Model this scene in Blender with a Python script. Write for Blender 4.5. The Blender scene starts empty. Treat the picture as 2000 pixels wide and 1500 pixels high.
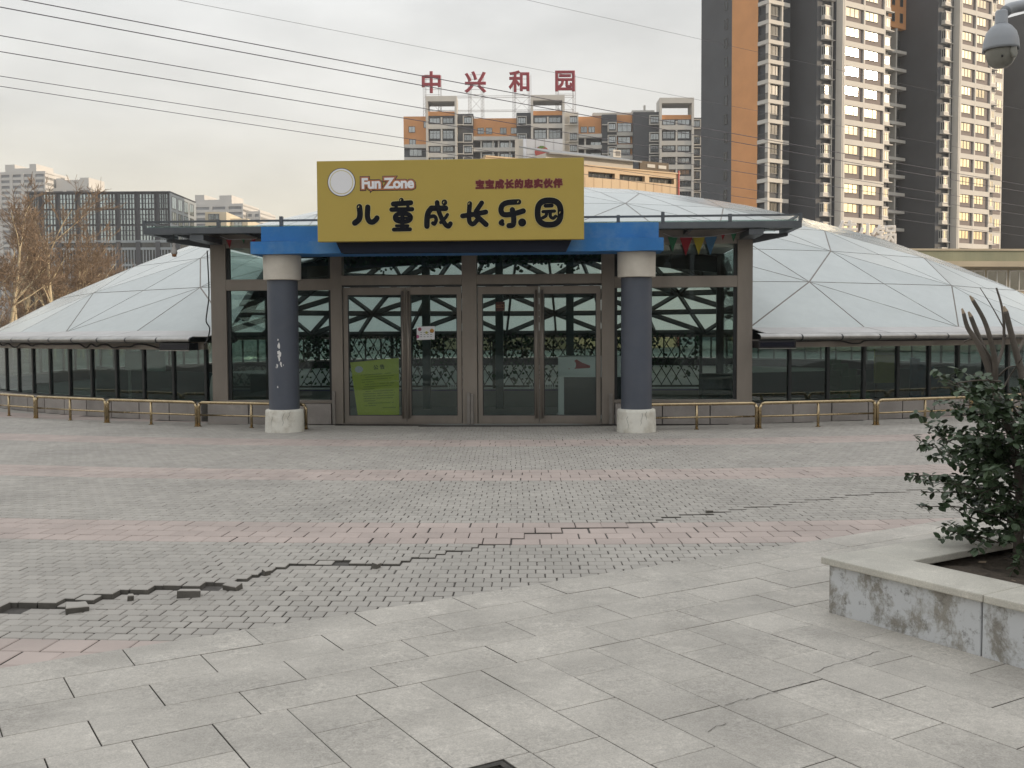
import bpy, bmesh, math, random
from mathutils import Vector, Matrix
random.seed(7)
rad = math.radians
scene = bpy.context.scene
COL = scene.collection

# ---------------------------------------------------------------- camera
F, H, CXP, CYP = 2020.0, 1.52, 1000.0, 750.0          # focal length and centre in photograph pixels, eye height in metres
PITCH = math.atan((CYP - 648.0) / F); ROLL = rad(0.3)
_f = Vector((0, math.cos(PITCH), -math.sin(PITCH))); _u = Vector((0, math.sin(PITCH), math.cos(PITCH))); _r = Vector((1, 0, 0))
CR = _r * math.cos(ROLL) - _u * math.sin(ROLL); CU = _r * math.sin(ROLL) + _u * math.cos(ROLL); CF = _f
EYE = Vector((0, 0, H))
cd = bpy.data.cameras.new('camera'); cam = bpy.data.objects.new('camera', cd); COL.objects.link(cam)
cd.sensor_width = 36.0; cd.lens = 36.0 * F / 2000.0; cd.clip_start = 0.05; cd.clip_end = 4000
m = Matrix((CR, CU, -CF)).transposed().to_4x4(); m.translation = EYE; cam.matrix_world = m
scene.camera = cam
scene.render.resolution_x, scene.render.resolution_y = 1024, 768

# ---------------------------------------------------------------- sky, sun, exposure
SUN_EL, SUN_ROT = rad(13), rad(98)
sdir = Vector((math.sin(SUN_ROT) * math.cos(SUN_EL), math.cos(SUN_ROT) * math.cos(SUN_EL), math.sin(SUN_EL)))
world = bpy.data.worlds.new('World'); scene.world = world; world.use_nodes = True
wt = world.node_tree; wt.nodes.clear()
def wn(t, **k):
    n = wt.nodes.new(t)
    for a, b in k.items(): setattr(n, a, b)
    return n
sky = wn('ShaderNodeTexSky', sky_type='NISHITA', sun_disc=False, sun_elevation=SUN_EL, sun_rotation=SUN_ROT, dust_density=3.0, air_density=1.2, ozone_density=1.0)
bg1 = wn('ShaderNodeBackground'); bg1.inputs['Strength'].default_value = 0.10
wt.links.new(sky.outputs[0], bg1.inputs[0])
tc = wn('ShaderNodeTexCoord'); sep = wn('ShaderNodeSeparateXYZ'); wt.links.new(tc.outputs['Generated'], sep.inputs[0])
rampz = wn('ShaderNodeValToRGB'); wt.links.new(sep.outputs['Z'], rampz.inputs[0])      # cloud deck: creamier low in the haze, greyer, brightened overhead to light the ground
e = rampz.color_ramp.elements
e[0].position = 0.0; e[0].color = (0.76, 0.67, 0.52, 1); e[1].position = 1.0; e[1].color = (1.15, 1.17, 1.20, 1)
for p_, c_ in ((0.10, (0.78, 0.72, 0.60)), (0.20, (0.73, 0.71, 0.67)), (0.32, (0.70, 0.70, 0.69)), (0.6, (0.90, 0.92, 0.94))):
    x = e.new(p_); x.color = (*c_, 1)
mp = wn('ShaderNodeMapping'); mp.inputs['Scale'].default_value = (1.0, 1.0, 2.8); wt.links.new(tc.outputs['Generated'], mp.inputs[0])
nz = wn('ShaderNodeTexNoise'); nz.inputs['Scale'].default_value = 3.2; nz.inputs['Detail'].default_value = 7; nz.inputs['Roughness'].default_value = 0.55
wt.links.new(mp.outputs[0], nz.inputs['Vector'])
mr = wn('ShaderNodeMapRange'); mr.inputs['From Min'].default_value = 0.36; mr.inputs['From Max'].default_value = 0.68; mr.inputs['To Min'].default_value = 0.88; mr.inputs['To Max'].default_value = 1.16
wt.links.new(nz.outputs['Fac'], mr.inputs['Value'])
mul = wn('ShaderNodeMix', data_type='RGBA', blend_type='MULTIPLY'); mul.inputs['Factor'].default_value = 1
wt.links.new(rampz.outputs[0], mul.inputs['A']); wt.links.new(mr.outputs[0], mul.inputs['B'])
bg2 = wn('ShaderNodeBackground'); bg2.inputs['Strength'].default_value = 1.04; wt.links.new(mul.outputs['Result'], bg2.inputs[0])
ms = wn('ShaderNodeMixShader'); ms.inputs[0].default_value = 0.80
wt.links.new(bg1.outputs[0], ms.inputs[1]); wt.links.new(bg2.outputs[0], ms.inputs[2])
wo = wn('ShaderNodeOutputWorld'); wt.links.new(ms.outputs[0], wo.inputs[0])

sl = bpy.data.lights.new('sun', 'SUN'); sl.energy = 3.0; sl.angle = rad(0.6); sl.color = (1.0, 0.80, 0.58)
so = bpy.data.objects.new('sun', sl); COL.objects.link(so); so.location = (30, -12, 40)
so.rotation_euler = (-sdir).to_track_quat('-Z', 'Y').to_euler()
vs = scene.view_settings; vs.view_transform = 'Standard'; vs.look = 'None'; vs.exposure = 0.35; vs.gamma = 1.0; vs.use_curve_mapping = False

# ---------------------------------------------------------------- measuring helpers: a sight line of the photograph met with a real plane
def ray(px, py): return CF + CR * ((px - CXP) / F) - CU * ((py - CYP) / F)
def gnd(px, py, z=0.0):
    d = ray(px, py); return EYE + d * ((z - H) / d.z)
def aty(px, py, y):
    d = ray(px, py); return EYE + d * (y / d.y)
def proj(p):
    d = Vector(p) - EYE; z = d.dot(CF); return CXP + F * d.dot(CR) / z, CYP - F * d.dot(CU) / z, z

# ---------------------------------------------------------------- object helpers
def link(o, parent=None):
    COL.objects.link(o)
    if parent is not None: o.parent = parent
    return o
def tag(o, label, cat, group=None):
    o['label'] = label; o['category'] = cat
    if group: o['group'] = group
    return o
def thing(name, label, cat, loc=(0, 0, 0), rz=0.0, group=None):
    o = bpy.data.objects.new(name, None); o.empty_display_size = 0.2; link(o)
    o.location = loc; o.rotation_euler = (0, 0, rz)
    return tag(o, label, cat, group)
def struct(o): o['kind'] = 'structure'; return o
def stuff(o): o['kind'] = 'stuff'; return o
def inst(src, parent, loc=(0, 0, 0), rz=0.0, kids=True, mat=None):
    c = src.copy(); link(c, parent); c.location = loc; c.rotation_euler = (0, 0, rz)
    if kids:
        for k in src.children:
            d = k.copy(); link(d, c)
    return c
class MB:
    def __init__(s): s.v = []; s.f = []; s.mi = []
    def add(s, vs, fs, mi=0):
        o = len(s.v); s.v += [tuple(v) for v in vs]; s.f += [tuple(i + o for i in f) for f in fs]; s.mi += [mi] * len(fs); return s
    def box(s, x0, x1, y0, y1, z0, z1, mi=0):
        return s.add([(x0, y0, z0), (x1, y0, z0), (x1, y1, z0), (x0, y1, z0), (x0, y0, z1), (x1, y0, z1), (x1, y1, z1), (x0, y1, z1)],
              [(0, 3, 2, 1), (4, 5, 6, 7), (0, 1, 5, 4), (1, 2, 6, 5), (2, 3, 7, 6), (3, 0, 4, 7)], mi)
    def bar(s, a, b, w, h, up=(0, 0, 1), mi=0):            # box beam from a to b, w wide, h deep along up
        a, b, up = Vector(a), Vector(b), Vector(up); d = (b - a).normalized(); sx = d.cross(up)
        if sx.length < 1e-5: sx = d.cross(Vector((1, 0, 0)))
        sx.normalize(); uy = sx.cross(d).normalized(); sx = sx * w / 2; uy = uy * h / 2
        return s.add([a - sx - uy, a + sx - uy, a + sx + uy, a - sx + uy, b - sx - uy, b + sx - uy, b + sx + uy, b - sx + uy],
              [(0, 1, 2, 3), (7, 6, 5, 4), (0, 4, 5, 1), (1, 5, 6, 2), (2, 6, 7, 3), (3, 7, 4, 0)], mi)
    def tube(s, pts, r, n=8, cap=True, mi=0):
        pts = [Vector(p) for p in pts]; rs = r if isinstance(r, (list, tuple)) else [r] * len(pts); rings = []
        ref = Vector((0, 0, 1)); 
        for i, p in enumerate(pts):
            d = (pts[min(i + 1, len(pts) - 1)] - pts[max(i - 1, 0)]).normalized()
            if abs(d.dot(ref)) > 0.97: ref = Vector((1, 0, 0)) if abs(d.x) < 0.9 else Vector((0, 1, 0))
            a = d.cross(ref).normalized(); b = d.cross(a).normalized(); ref = b.cross(d) if False else ref
            rings.append([p + (a * math.cos(2 * math.pi * k / n) + b * math.sin(2 * math.pi * k / n)) * rs[i] for k in range(n)])
        fs = []
        for i in range(len(pts) - 1):
            for k in range(n): fs.append((i * n + k, i * n + (k + 1) % n, (i + 1) * n + (k + 1) % n, (i + 1) * n + k))
        if cap: fs.append(tuple(range(n - 1, -1, -1))); fs.append(tuple((len(pts) - 1) * n + k for k in range(n)))
        return s.add([v for g in rings for v in g], fs, mi)
    def lathe(s, prof, n=32, c=(0, 0), mi=0, cap=True):
        vs = [(c[0] + r * math.cos(2 * math.pi * k / n), c[1] + r * math.sin(2 * math.pi * k / n), z) for r, z in prof for k in range(n)]
        fs = [(i * n + k, i * n + (k + 1) % n, (i + 1) * n + (k + 1) % n, (i + 1) * n + k) for i in range(len(prof) - 1) for k in range(n)]
        if cap: fs.append(tuple(range(n - 1, -1, -1))); fs.append(tuple((len(prof) - 1) * n + k for k in range(n)))
        return s.add(vs, fs, mi)
    def prism(s, poly, z0, z1, mi=0):                       # plan polygon (counter-clockwise) extruded in z
        n = len(poly); vs = [(p[0], p[1], z0) for p in poly] + [(p[0], p[1], z1) for p in poly]
        return s.add(vs, [tuple(range(n - 1, -1, -1)), tuple(range(n, 2 * n))] + [(k, (k + 1) % n, n + (k + 1) % n, n + k) for k in range(n)], mi)
    def eprism(s, poly, y0, y1, mi=0):                      # elevation polygon (x,z) extruded in y
        n = len(poly); vs = [(p[0], y0, p[1]) for p in poly] + [(p[0], y1, p[1]) for p in poly]
        return s.add(vs, [tuple(range(n)), tuple(range(2 * n - 1, n - 1, -1))] + [((k + 1) % n, k, n + k, n + (k + 1) % n) for k in range(n)], mi)
    def mesh(s, name, mats, smooth=False, recalc=True):
        me = bpy.data.meshes.new(name); me.from_pydata(s.v, [], s.f)
        for mt in (mats if isinstance(mats, (list, tuple)) else [mats]): me.materials.append(mt)
        if any(s.mi): me.polygons.foreach_set('material_index', s.mi)
        if smooth: me.polygons.foreach_set('use_smooth', [True] * len(me.polygons))
        if recalc: bm = bmesh.new(); bm.from_mesh(me); bmesh.ops.recalc_face_normals(bm, faces=bm.faces); bm.to_mesh(me); bm.free()
        me.update(); return me
    def build(s, name, mats, parent=None, smooth=False, bevel=0.0, recalc=True):
        o = bpy.data.objects.new(name, s.mesh(name, mats, smooth, recalc)); link(o, parent)
        if bevel > 0:
            b = o.modifiers.new('bevel', 'BEVEL'); b.width = bevel; b.segments = 2; b.limit_method = 'ANGLE'; b.angle_limit = rad(50)
        return o

# ---------------------------------------------------------------- materials
MATS = {}
def M(name, col, rough=0.6, metal=0.0, var=0.10, scale=3.0, rnd=0.0, bump=0.0, bscale=60.0, spec=0.5, dirt=0.0, dirtcol=(0.1, 0.09, 0.08), dirtscale=2.0, coat=0.0, rvar=0.0, stretch=None):
    if name in MATS: return MATS[name]
    mt = bpy.data.materials.new(name); mt.use_nodes = True; nt = mt.node_tree; N = nt.nodes; L = nt.links
    b = N['Principled BSDF']; b.inputs['Roughness'].default_value = rough; b.inputs['Metallic'].default_value = metal
    b.inputs['Specular IOR Level'].default_value = spec; b.inputs['Coat Weight'].default_value = coat
    g = N.new('ShaderNodeNewGeometry'); pos = g.outputs['Position']
    if stretch:
        mpn = N.new('ShaderNodeMapping'); mpn.inputs['Scale'].default_value = stretch; L.new(pos, mpn.inputs[0]); pos = mpn.outputs[0]
    def noise(sc, det=6, ro=0.6):
        n = N.new('ShaderNodeTexNoise'); n.inputs['Scale'].default_value = sc; n.inputs['Detail'].default_value = det; n.inputs['Roughness'].default_value = ro; L.new(pos, n.inputs['Vector']); return n
    def mrange(src, a, b2, c, d):
        n = N.new('ShaderNodeMapRange'); n.inputs['From Min'].default_value = a; n.inputs['From Max'].default_value = b2; n.inputs['To Min'].default_value = c; n.inputs['To Max'].default_value = d; L.new(src, n.inputs['Value']); return n
    n1 = noise(scale); val = mrange(n1.outputs['Fac'], 0.3, 0.7, 1 - var, 1 + var).outputs[0]
    if rnd > 0:
        oi = N.new('ShaderNodeObjectInfo'); ad = N.new('ShaderNodeMath'); ad.operation = 'ADD'; L.new(oi.outputs['Random'], ad.inputs[0]); L.new(g.outputs['Random Per Island'], ad.inputs[1])
        fr = N.new('ShaderNodeMath'); fr.operation = 'FRACT'; L.new(ad.outputs[0], fr.inputs[0])
        m2 = mrange(fr.outputs[0], 0, 1, 1 - rnd, 1 + rnd); mm = N.new('ShaderNodeMath'); mm.operation = 'MULTIPLY'; L.new(val, mm.inputs[0]); L.new(m2.outputs[0], mm.inputs[1]); val = mm.outputs[0]
    hs = N.new('ShaderNodeHueSaturation'); hs.inputs['Color'].default_value = (*col, 1); L.new(val, hs.inputs['Value']); out = hs.outputs[0]
    if dirt > 0:
        n2 = noise(dirtscale, 8, 0.65); k = mrange(n2.outputs['Fac'], 0.46, 0.68, 0.0, dirt)
        mx = N.new('ShaderNodeMix'); mx.data_type = 'RGBA'; L.new(k.outputs[0], mx.inputs['Factor']); L.new(out, mx.inputs['A']); mx.inputs['B'].default_value = (*dirtcol, 1); out = mx.outputs['Result']
    L.new(out, b.inputs['Base Color'])
    if rvar > 0:
        n4 = noise(scale * 1.7); L.new(mrange(n4.outputs['Fac'], 0.3, 0.7, max(0.02, rough - rvar), min(1, rough + rvar)).outputs[0], b.inputs['Roughness'])
    if bump > 0:
        n3 = noise(bscale, 5); bp = N.new('ShaderNodeBump'); bp.inputs['Strength'].default_value = bump; bp.inputs['Distance'].default_value = 0.01; L.new(n3.outputs['Fac'], bp.inputs['Height']); L.new(bp.outputs[0], b.inputs['Normal'])
    MATS[name] = mt; return mt
def schlick(nt, ior):                                        # reflectance of a thin pane, the same from both sides
    N, L = nt.nodes, nt.links; f0 = ((ior - 1) / (ior + 1)) ** 2
    g = N.new('ShaderNodeNewGeometry'); d = N.new('ShaderNodeVectorMath'); d.operation = 'DOT_PRODUCT'; L.new(g.outputs['Normal'], d.inputs[0]); L.new(g.outputs['Incoming'], d.inputs[1])
    a = N.new('ShaderNodeMath'); a.operation = 'ABSOLUTE'; L.new(d.outputs['Value'], a.inputs[0])
    s = N.new('ShaderNodeMath'); s.operation = 'SUBTRACT'; s.inputs[0].default_value = 1.0; L.new(a.outputs[0], s.inputs[1])
    p = N.new('ShaderNodeMath'); p.operation = 'POWER'; p.inputs[1].default_value = 5.0; L.new(s.outputs[0], p.inputs[0])
    k = N.new('ShaderNodeMath'); k.operation = 'MULTIPLY_ADD'; k.inputs[1].default_value = 1 - f0; k.inputs[2].default_value = f0; L.new(p.outputs[0], k.inputs[0]); return k
def glass(name, tint=(0.80, 0.90, 0.87), refl=1.0, rough=0.0, base=0.0, ior=1.52, wav=0.0):
    if name in MATS: return MATS[name]
    mt = bpy.data.materials.new(name); mt.use_nodes = True; nt = mt.node_tree; N = nt.nodes; L = nt.links; N.clear()
    tr = N.new('ShaderNodeBsdfTransparent'); tr.inputs[0].default_value = (*tint, 1)
    gl = N.new('ShaderNodeBsdfGlossy'); gl.inputs['Roughness'].default_value = rough; gl.inputs[0].default_value = (0.95, 0.98, 0.96, 1)
    fr = schlick(nt, ior)
    k = N.new('ShaderNodeMath'); k.operation = 'MULTIPLY_ADD'; k.inputs[1].default_value = refl; k.inputs[2].default_value = base; k.use_clamp = True; L.new(fr.outputs[0], k.inputs[0])
    mx = N.new('ShaderNodeMixShader'); L.new(k.outputs[0], mx.inputs[0]); L.new(tr.outputs[0], mx.inputs[1]); L.new(gl.outputs[0], mx.inputs[2])
    if wav > 0:
        g = N.new('ShaderNodeNewGeometry'); n = N.new('ShaderNodeTexNoise'); n.inputs['Scale'].default_value = 1.3; n.inputs['Detail'].default_value = 2; L.new(g.outputs['Position'], n.inputs['Vector'])
        bp = N.new('ShaderNodeBump'); bp.inputs['Strength'].default_value = wav; bp.inputs['Distance'].default_value = 0.02; L.new(n.outputs['Fac'], bp.inputs['Height']); L.new(bp.outputs[0], gl.inputs['Normal'])
    o = N.new('ShaderNodeOutputMaterial'); L.new(mx.outputs[0], o.inputs[0]); MATS[name] = mt; return mt

# ---------------------------------------------------------------- lettering
def text_mesh(body, size, offset=0.0, extrude=0.01, bevel=0.0, spacing=1.0, center=True, flat=None):
    c = bpy.data.curves.new('lettering', 'FONT'); c.body = body; c.size = size; c.offset = offset; c.extrude = extrude; c.bevel_depth = bevel; c.bevel_resolution = 2; c.space_character = spacing; c.resolution_u = 4
    if center: c.align_x = 'CENTER'; c.align_y = 'CENTER'
    o = bpy.data.objects.new('lettering', c); COL.objects.link(o); bpy.context.view_layer.update()
    me = bpy.data.meshes.new_from_object(o.evaluated_get(bpy.context.evaluated_depsgraph_get())); bpy.data.objects.remove(o); bpy.data.curves.remove(c)
    if flat is not None:
        for v in me.vertices: v.co.z *= flat
    return me
def text_part(name, body, size, mat, parent, loc, rot=(math.pi / 2, 0, 0), **k):
    me = text_mesh(body, size, **k); me.materials.clear(); me.materials.append(mat); me.name = name
    o = bpy.data.objects.new(name, me); link(o, parent); o.location = loc; o.rotation_euler = rot; return o
# ================================================================ GROUND
m_ground = M('far_ground', (0.28, 0.27, 0.255), 0.9, var=0.15, scale=0.4)
m_joint = M('joint_dirt', (0.075, 0.068, 0.06), 0.95, var=0.35, scale=14, bump=0.4)
m_sett = M('grey_sett', (0.372, 0.348, 0.312), 0.82, var=0.09, scale=0.8, rnd=0.075, bump=0.35, bscale=120, dirt=0.25, dirtcol=(0.23, 0.215, 0.195), dirtscale=1.1, spec=0.35)
m_pink = M('pink_paver', (0.425, 0.355, 0.318), 0.8, var=0.10, scale=1.5, rnd=0.06, bump=0.3, bscale=120, dirt=0.30, dirtcol=(0.26, 0.23, 0.21), dirtscale=1.4, spec=0.35)
m_grime = M('paver_flank_grime', (0.10, 0.092, 0.08), .95, var=.3, scale=9)
def granite(name, col, rnd, speck=0.22, worm=0.0):
    mt = M(name, col, 0.62, var=0.10, scale=1.6, rnd=rnd, bump=0.15, bscale=160, rvar=0.12, spec=0.4)
    nt = mt.node_tree; N = nt.nodes; L = nt.links; b = N['Principled BSDF']; src = b.inputs['Base Color'].links[0].from_socket
    g = N.new('ShaderNodeNewGeometry')
    n = N.new('ShaderNodeTexNoise'); n.inputs['Scale'].default_value = 150; n.inputs['Detail'].default_value = 3; n.inputs['Roughness'].default_value = 0.8; L.new(g.outputs['Position'], n.inputs['Vector'])
    r = N.new('ShaderNodeMapRange'); r.inputs['From Min'].default_value = 0.32; r.inputs['From Max'].default_value = 0.68; r.inputs['To Min'].default_value = 1 - speck; r.inputs['To Max'].default_value = 1 + speck; L.new(n.outputs['Fac'], r.inputs['Value'])
    n5 = N.new('ShaderNodeTexNoise'); n5.inputs['Scale'].default_value = 5.5; n5.inputs['Detail'].default_value = 9; n5.inputs['Roughness'].default_value = 0.72; L.new(g.outputs['Position'], n5.inputs['Vector'])
    r5 = N.new('ShaderNodeMapRange'); r5.inputs['From Min'].default_value = 0.54; r5.inputs['From Max'].default_value = 0.70; r5.inputs['To Min'].default_value = 1.0; r5.inputs['To Max'].default_value = 1.22; L.new(n5.outputs['Fac'], r5.inputs['Value'])
    n6 = N.new('ShaderNodeTexNoise'); n6.inputs['Scale'].default_value = 1.9; n6.inputs['Detail'].default_value = 6; L.new(g.outputs['Position'], n6.inputs['Vector'])
    r6 = N.new('ShaderNodeMapRange'); r6.inputs['From Min'].default_value = 0.35; r6.inputs['From Max'].default_value = 0.62; r6.inputs['To Min'].default_value = 0.84; r6.inputs['To Max'].default_value = 1.04; L.new(n6.outputs['Fac'], r6.inputs['Value'])
    a = N.new('ShaderNodeMath'); a.operation = 'MULTIPLY'; L.new(r.outputs[0], a.inputs[0]); L.new(r5.outputs[0], a.inputs[1])
    a2 = N.new('ShaderNodeMath'); a2.operation = 'MULTIPLY'; L.new(a.outputs[0], a2.inputs[0]); L.new(r6.outputs[0], a2.inputs[1])
    if worm > 0:                                             # cloudy rubbed patches and fine pale veining of walked-on stone
        n7 = N.new('ShaderNodeTexNoise'); n7.inputs['Scale'].default_value = 34; n7.inputs['Detail'].default_value = 6; n7.inputs['Roughness'].default_value = 0.7; n7.inputs['Distortion'].default_value = 1.2; L.new(g.outputs['Position'], n7.inputs['Vector'])
        n8 = N.new('ShaderNodeTexNoise'); n8.inputs['Scale'].default_value = 2.6; n8.inputs['Detail'].default_value = 5; n8.inputs['Roughness'].default_value = 0.6; L.new(g.outputs['Position'], n8.inputs['Vector'])
        m8 = N.new('ShaderNodeMapRange'); m8.inputs['From Min'].default_value = 0.40; m8.inputs['From Max'].default_value = 0.66; m8.inputs['To Min'].default_value = worm * .35; m8.inputs['To Max'].default_value = worm * 1.6; L.new(n8.outputs['Fac'], m8.inputs['Value'])
        c7 = N.new('ShaderNodeMapRange'); c7.inputs['From Min'].default_value = 0.38; c7.inputs['From Max'].default_value = 0.66; c7.inputs['To Min'].default_value = -0.75; c7.inputs['To Max'].default_value = 1.0; L.new(n7.outputs['Fac'], c7.inputs['Value'])
        w7 = N.new('ShaderNodeMath'); w7.operation = 'MULTIPLY_ADD'; w7.inputs[2].default_value = 1.0; L.new(c7.outputs[0], w7.inputs[0]); L.new(m8.outputs[0], w7.inputs[1])
        a3 = N.new('ShaderNodeMath'); a3.operation = 'MULTIPLY'; L.new(a2.outputs[0], a3.inputs[0]); L.new(w7.outputs[0], a3.inputs[1]); a2 = a3
    h = N.new('ShaderNodeHueSaturation'); L.new(src, h.inputs['Color']); L.new(a2.outputs[0], h.inputs['Value']); L.new(h.outputs[0], b.inputs['Base Color'])
    return mt
m_slab = granite('granite_slab', (0.418, 0.390, 0.344), 0.07, .20, .17)

g = MB(); R = 1800.0
g.add([(-R, -R, -0.075), (R, -R, -0.075), (R, R, -0.075), (-R, R, -0.075)], [(0, 1, 2, 3)])
struct(g.build('ground', m_ground))

DC = Vector((0.75, 32.1))                                    # centre of the domed hall
ENT_O = Vector((-0.6, 17.03)); PH = rad(-3.2)
EX = Vector((math.cos(PH), math.sin(PH))); EY = Vector((-math.sin(PH), math.cos(PH)))
def ent_uw(p): q = Vector((p[0], p[1])) - ENT_O; return q.dot(EX), q.dot(EY)
def ent(px, py, w):
    d = ray(px, py); t = (w + ENT_O.dot(EY)) / (d.x * EY.x + d.y * EY.y); p = EYE + d * t; return ent_uw(p)[0], p.z
def in_building(x, y, pad=0.0):
    if (Vector((x, y)) - DC).length < 15.58 + pad: return True
    u, w = ent_uw((x, y)); return -4.5 - pad < u < 4.6 + pad and 0.0 - pad < w < 6
# --- granite slab field: rows run along the edge at 31.5 degrees
SA = rad(31.5); SD = Vector((math.cos(SA), math.sin(SA))); SN = Vector((math.sin(SA), -math.cos(SA))); SP = Vector((0, 6.066))
def st(x, y): q = Vector((x, y)) - SP; return q.dot(SD), q.dot(SN)
def sxy(s, t): return SP + SD * s + SN * t
def clip_t(poly, tmax):
    out = []
    for i in range(len(poly)):
        a, b = poly[i], poly[(i + 1) % len(poly)]; ta, tb = st(*a)[1] - tmax, st(*b)[1] - tmax
        if ta <= 0: out.append(a)
        if (ta < 0 < tb) or (tb < 0 < ta):
            k = ta / (ta - tb); out.append((a[0] + (b[0] - a[0]) * k, a[1] + (b[1] - a[1]) * k))
    return out
def area(p): return 0.5 * abs(sum(p[i][0] * p[(i + 1) % len(p)][1] - p[(i + 1) % len(p)][0] * p[i][1] for i in range(len(p))))
def tile(mb, poly, z=0.0, ch=0.0045, depth=0.06, tx=0.0, ty=0.0):
    n = len(poly); cx = sum(p[0] for p in poly) / n; cy = sum(p[1] for p in poly) / n
    zz = lambda p: z + tx * (p[0] - cx) + ty * (p[1] - cy)
    ins = []
    for p in poly:
        d = Vector((cx - p[0], cy - p[1])); L = max(d.length, 1e-6); k = min(0.4, ch * 1.35 / L); ins.append((p[0] + d.x * k, p[1] + d.y * k))
    vs = [(p[0], p[1], zz(p) - depth) for p in poly] + [(p[0], p[1], zz(p) - ch) for p in poly] + [(p[0], p[1], zz(p)) for p in ins]
    mb.add(vs, [(k, (k + 1) % n, n + (k + 1) % n, n + k) for k in range(n)], 1)      # grimy flanks
    fs = [(n + k, n + (k + 1) % n, 2 * n + (k + 1) % n, 2 * n + k) for k in range(n)] + [tuple(range(2 * n, 3 * n))]
    mb.add(vs, fs)
# the heaved crack that runs across the setts
CRK = [(gnd(px, py).x, gnd(px, py).y, h) for px, py, h in ((-900, 1205, .03), (0, 1192, .034), (120, 1188, .034), (135, 1183, .008), (165, 1177, .010), (180, 1174, .026), (215, 1170, .028), (250, 1158, .008), (262, 1156, .026), (330, 1150, .026), (425, 1148, .022), (440, 1144, .005), (490, 1130, .020), (512, 1124, .004), (560, 1106, .010), (640, 1100, .003), (660, 1099, .012), (780, 1102, .012), (805, 1096, .002), (900, 1075, .002), (1010, 1052, .003), (1040, 1046, .008), (1100, 1037, .008), (1125, 1034, .001), (1230, 1025, .001), (1340, 1007, .007), (1400, 1000, .007), (1420, 997, .001), (1480, 990, .003), (1560, 980, .001), (1680, 966, .002), (1880, 950, .0005), (2300, 930, 0))]
def crack(x):
    for a, b in zip(CRK, CRK[1:]):
        if a[0] <= x <= b[0]:
            k = (x - a[0]) / max(1e-6, b[0] - a[0]); return a[1] + (b[1] - a[1]) * k, a[2] + (b[2] - a[2]) * k
    return 0.0, 0.0
def heave(x, y):
    yc, h = crack(x)
    if h == 0: return 0.0
    px = proj((x, yc, 0))[0]; pts = ((-900, .028), (0, .030), (330, .025), (560, .012), (780, .009), (1010, .005), (1350, .005), (1880, .001), (2300, 0.0)); hs_ = 0.0
    for (a, ha), (b, hb) in zip(pts, pts[1:]):
        if a <= px <= b: hs_ = ha + (hb - ha) * (px - a) / (b - a)
    return hs_ * math.exp(-(y - yc) / 1.1) + (h - hs_) * math.exp(-(y - yc) / .07) if y > yc else -0.006 * math.exp((y - yc) / 0.4)
PC = Vector((0.6, 41.0))
paving = thing('ground_paving', 'curved rows of grey setts with pink paver bands', 'paving')
del paving['label'], paving['category']; struct(paving)
bed = MB(); bed.add([(-34, -3, -0.009), (34, -3, -0.009), (34, 24, -0.009), (-34, 24, -0.009)], [(0, 1, 2, 3)])
bed.build('bedding', m_joint, paving)
rows = []
for k in range(-4, 5):
    r = 26.5 + 3.172 * k
    for j in range(4): rows.append((r + 0.205 * j, 0.205, 0.205, 1))
    for j in range(21): rows.append((r + 0.82 + 0.112 * j, 0.112, 0.112, 0))
rest = [MB(), MB()]; cand = [[], []]; rng = random.Random(3)
for ri, (r0, dr, ln, kind) in enumerate(rows):
    gx, gy = (0.0022, 0.0060) if kind == 0 else (0.0026, 0.0045)
    rm = r0 + dr / 2; dth = ln / rm; off = (0.5 if ri % 2 else 0.0) + rng.uniform(-.08, .08); n = int(0.62 / dth)
    for i in range(-n, n):
        th = (i + off) * dth + rng.uniform(-.02, .02) * dth
        c = (PC.x + rm * math.sin(th), PC.y - rm * math.cos(th))
        if not (4.0 < c[1] < 22.5): continue
        t = st(*c)[1]
        if t > 0.16: continue
        pxx = proj((c[0], c[1], 0))[0]
        if not (-420 < pxx < 2420) or in_building(c[0], c[1], 0.02): continue
        hv = heave(*c); z = hv + rng.uniform(-.0012, .0012)
        yc, hc = crack(c[0]); near = hc > 0.009 and abs(c[1] - yc) < 0.075
        if near and rng.random() < 0.16: continue
        e = 1.0 if not near else 2.5
        hx, hy = ln / 2 - gx, dr / 2 - gy
        q = []
        for a, b in ((-hx, -hy), (hx, -hy), (hx, hy), (-hx, hy)):
            a += rng.uniform(-.0018, .0018); b += rng.uniform(-.0018, .0018)
            rr = rm - b; tt = th + a / rm; q.append((PC.x + rr * math.sin(tt), PC.y - rr * math.cos(tt)))
        tx, ty = rng.uniform(-.005, .005) * e, rng.uniform(-.005, .005) * e
        if t > -0.2:
            q2 = clip_t(q, -0.004)
            if len(q2) < 3 or area(q2) < 0.0008: continue
            if len(q2) != 4 or any(abs(a[0] - b[0]) + abs(a[1] - b[1]) > 1e-7 for a, b in zip(q, q2)):
                tile(rest[kind], q2, min(z, 0.002), tx=0, ty=0); continue
        px, py, dep = proj((c[0], c[1], 0))
        if -40 < px < 2040: cand[kind].append((dep, c, th, z, tx, ty, q))
        else: tile(rest[kind], q, z, tx=tx, ty=ty)
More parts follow.
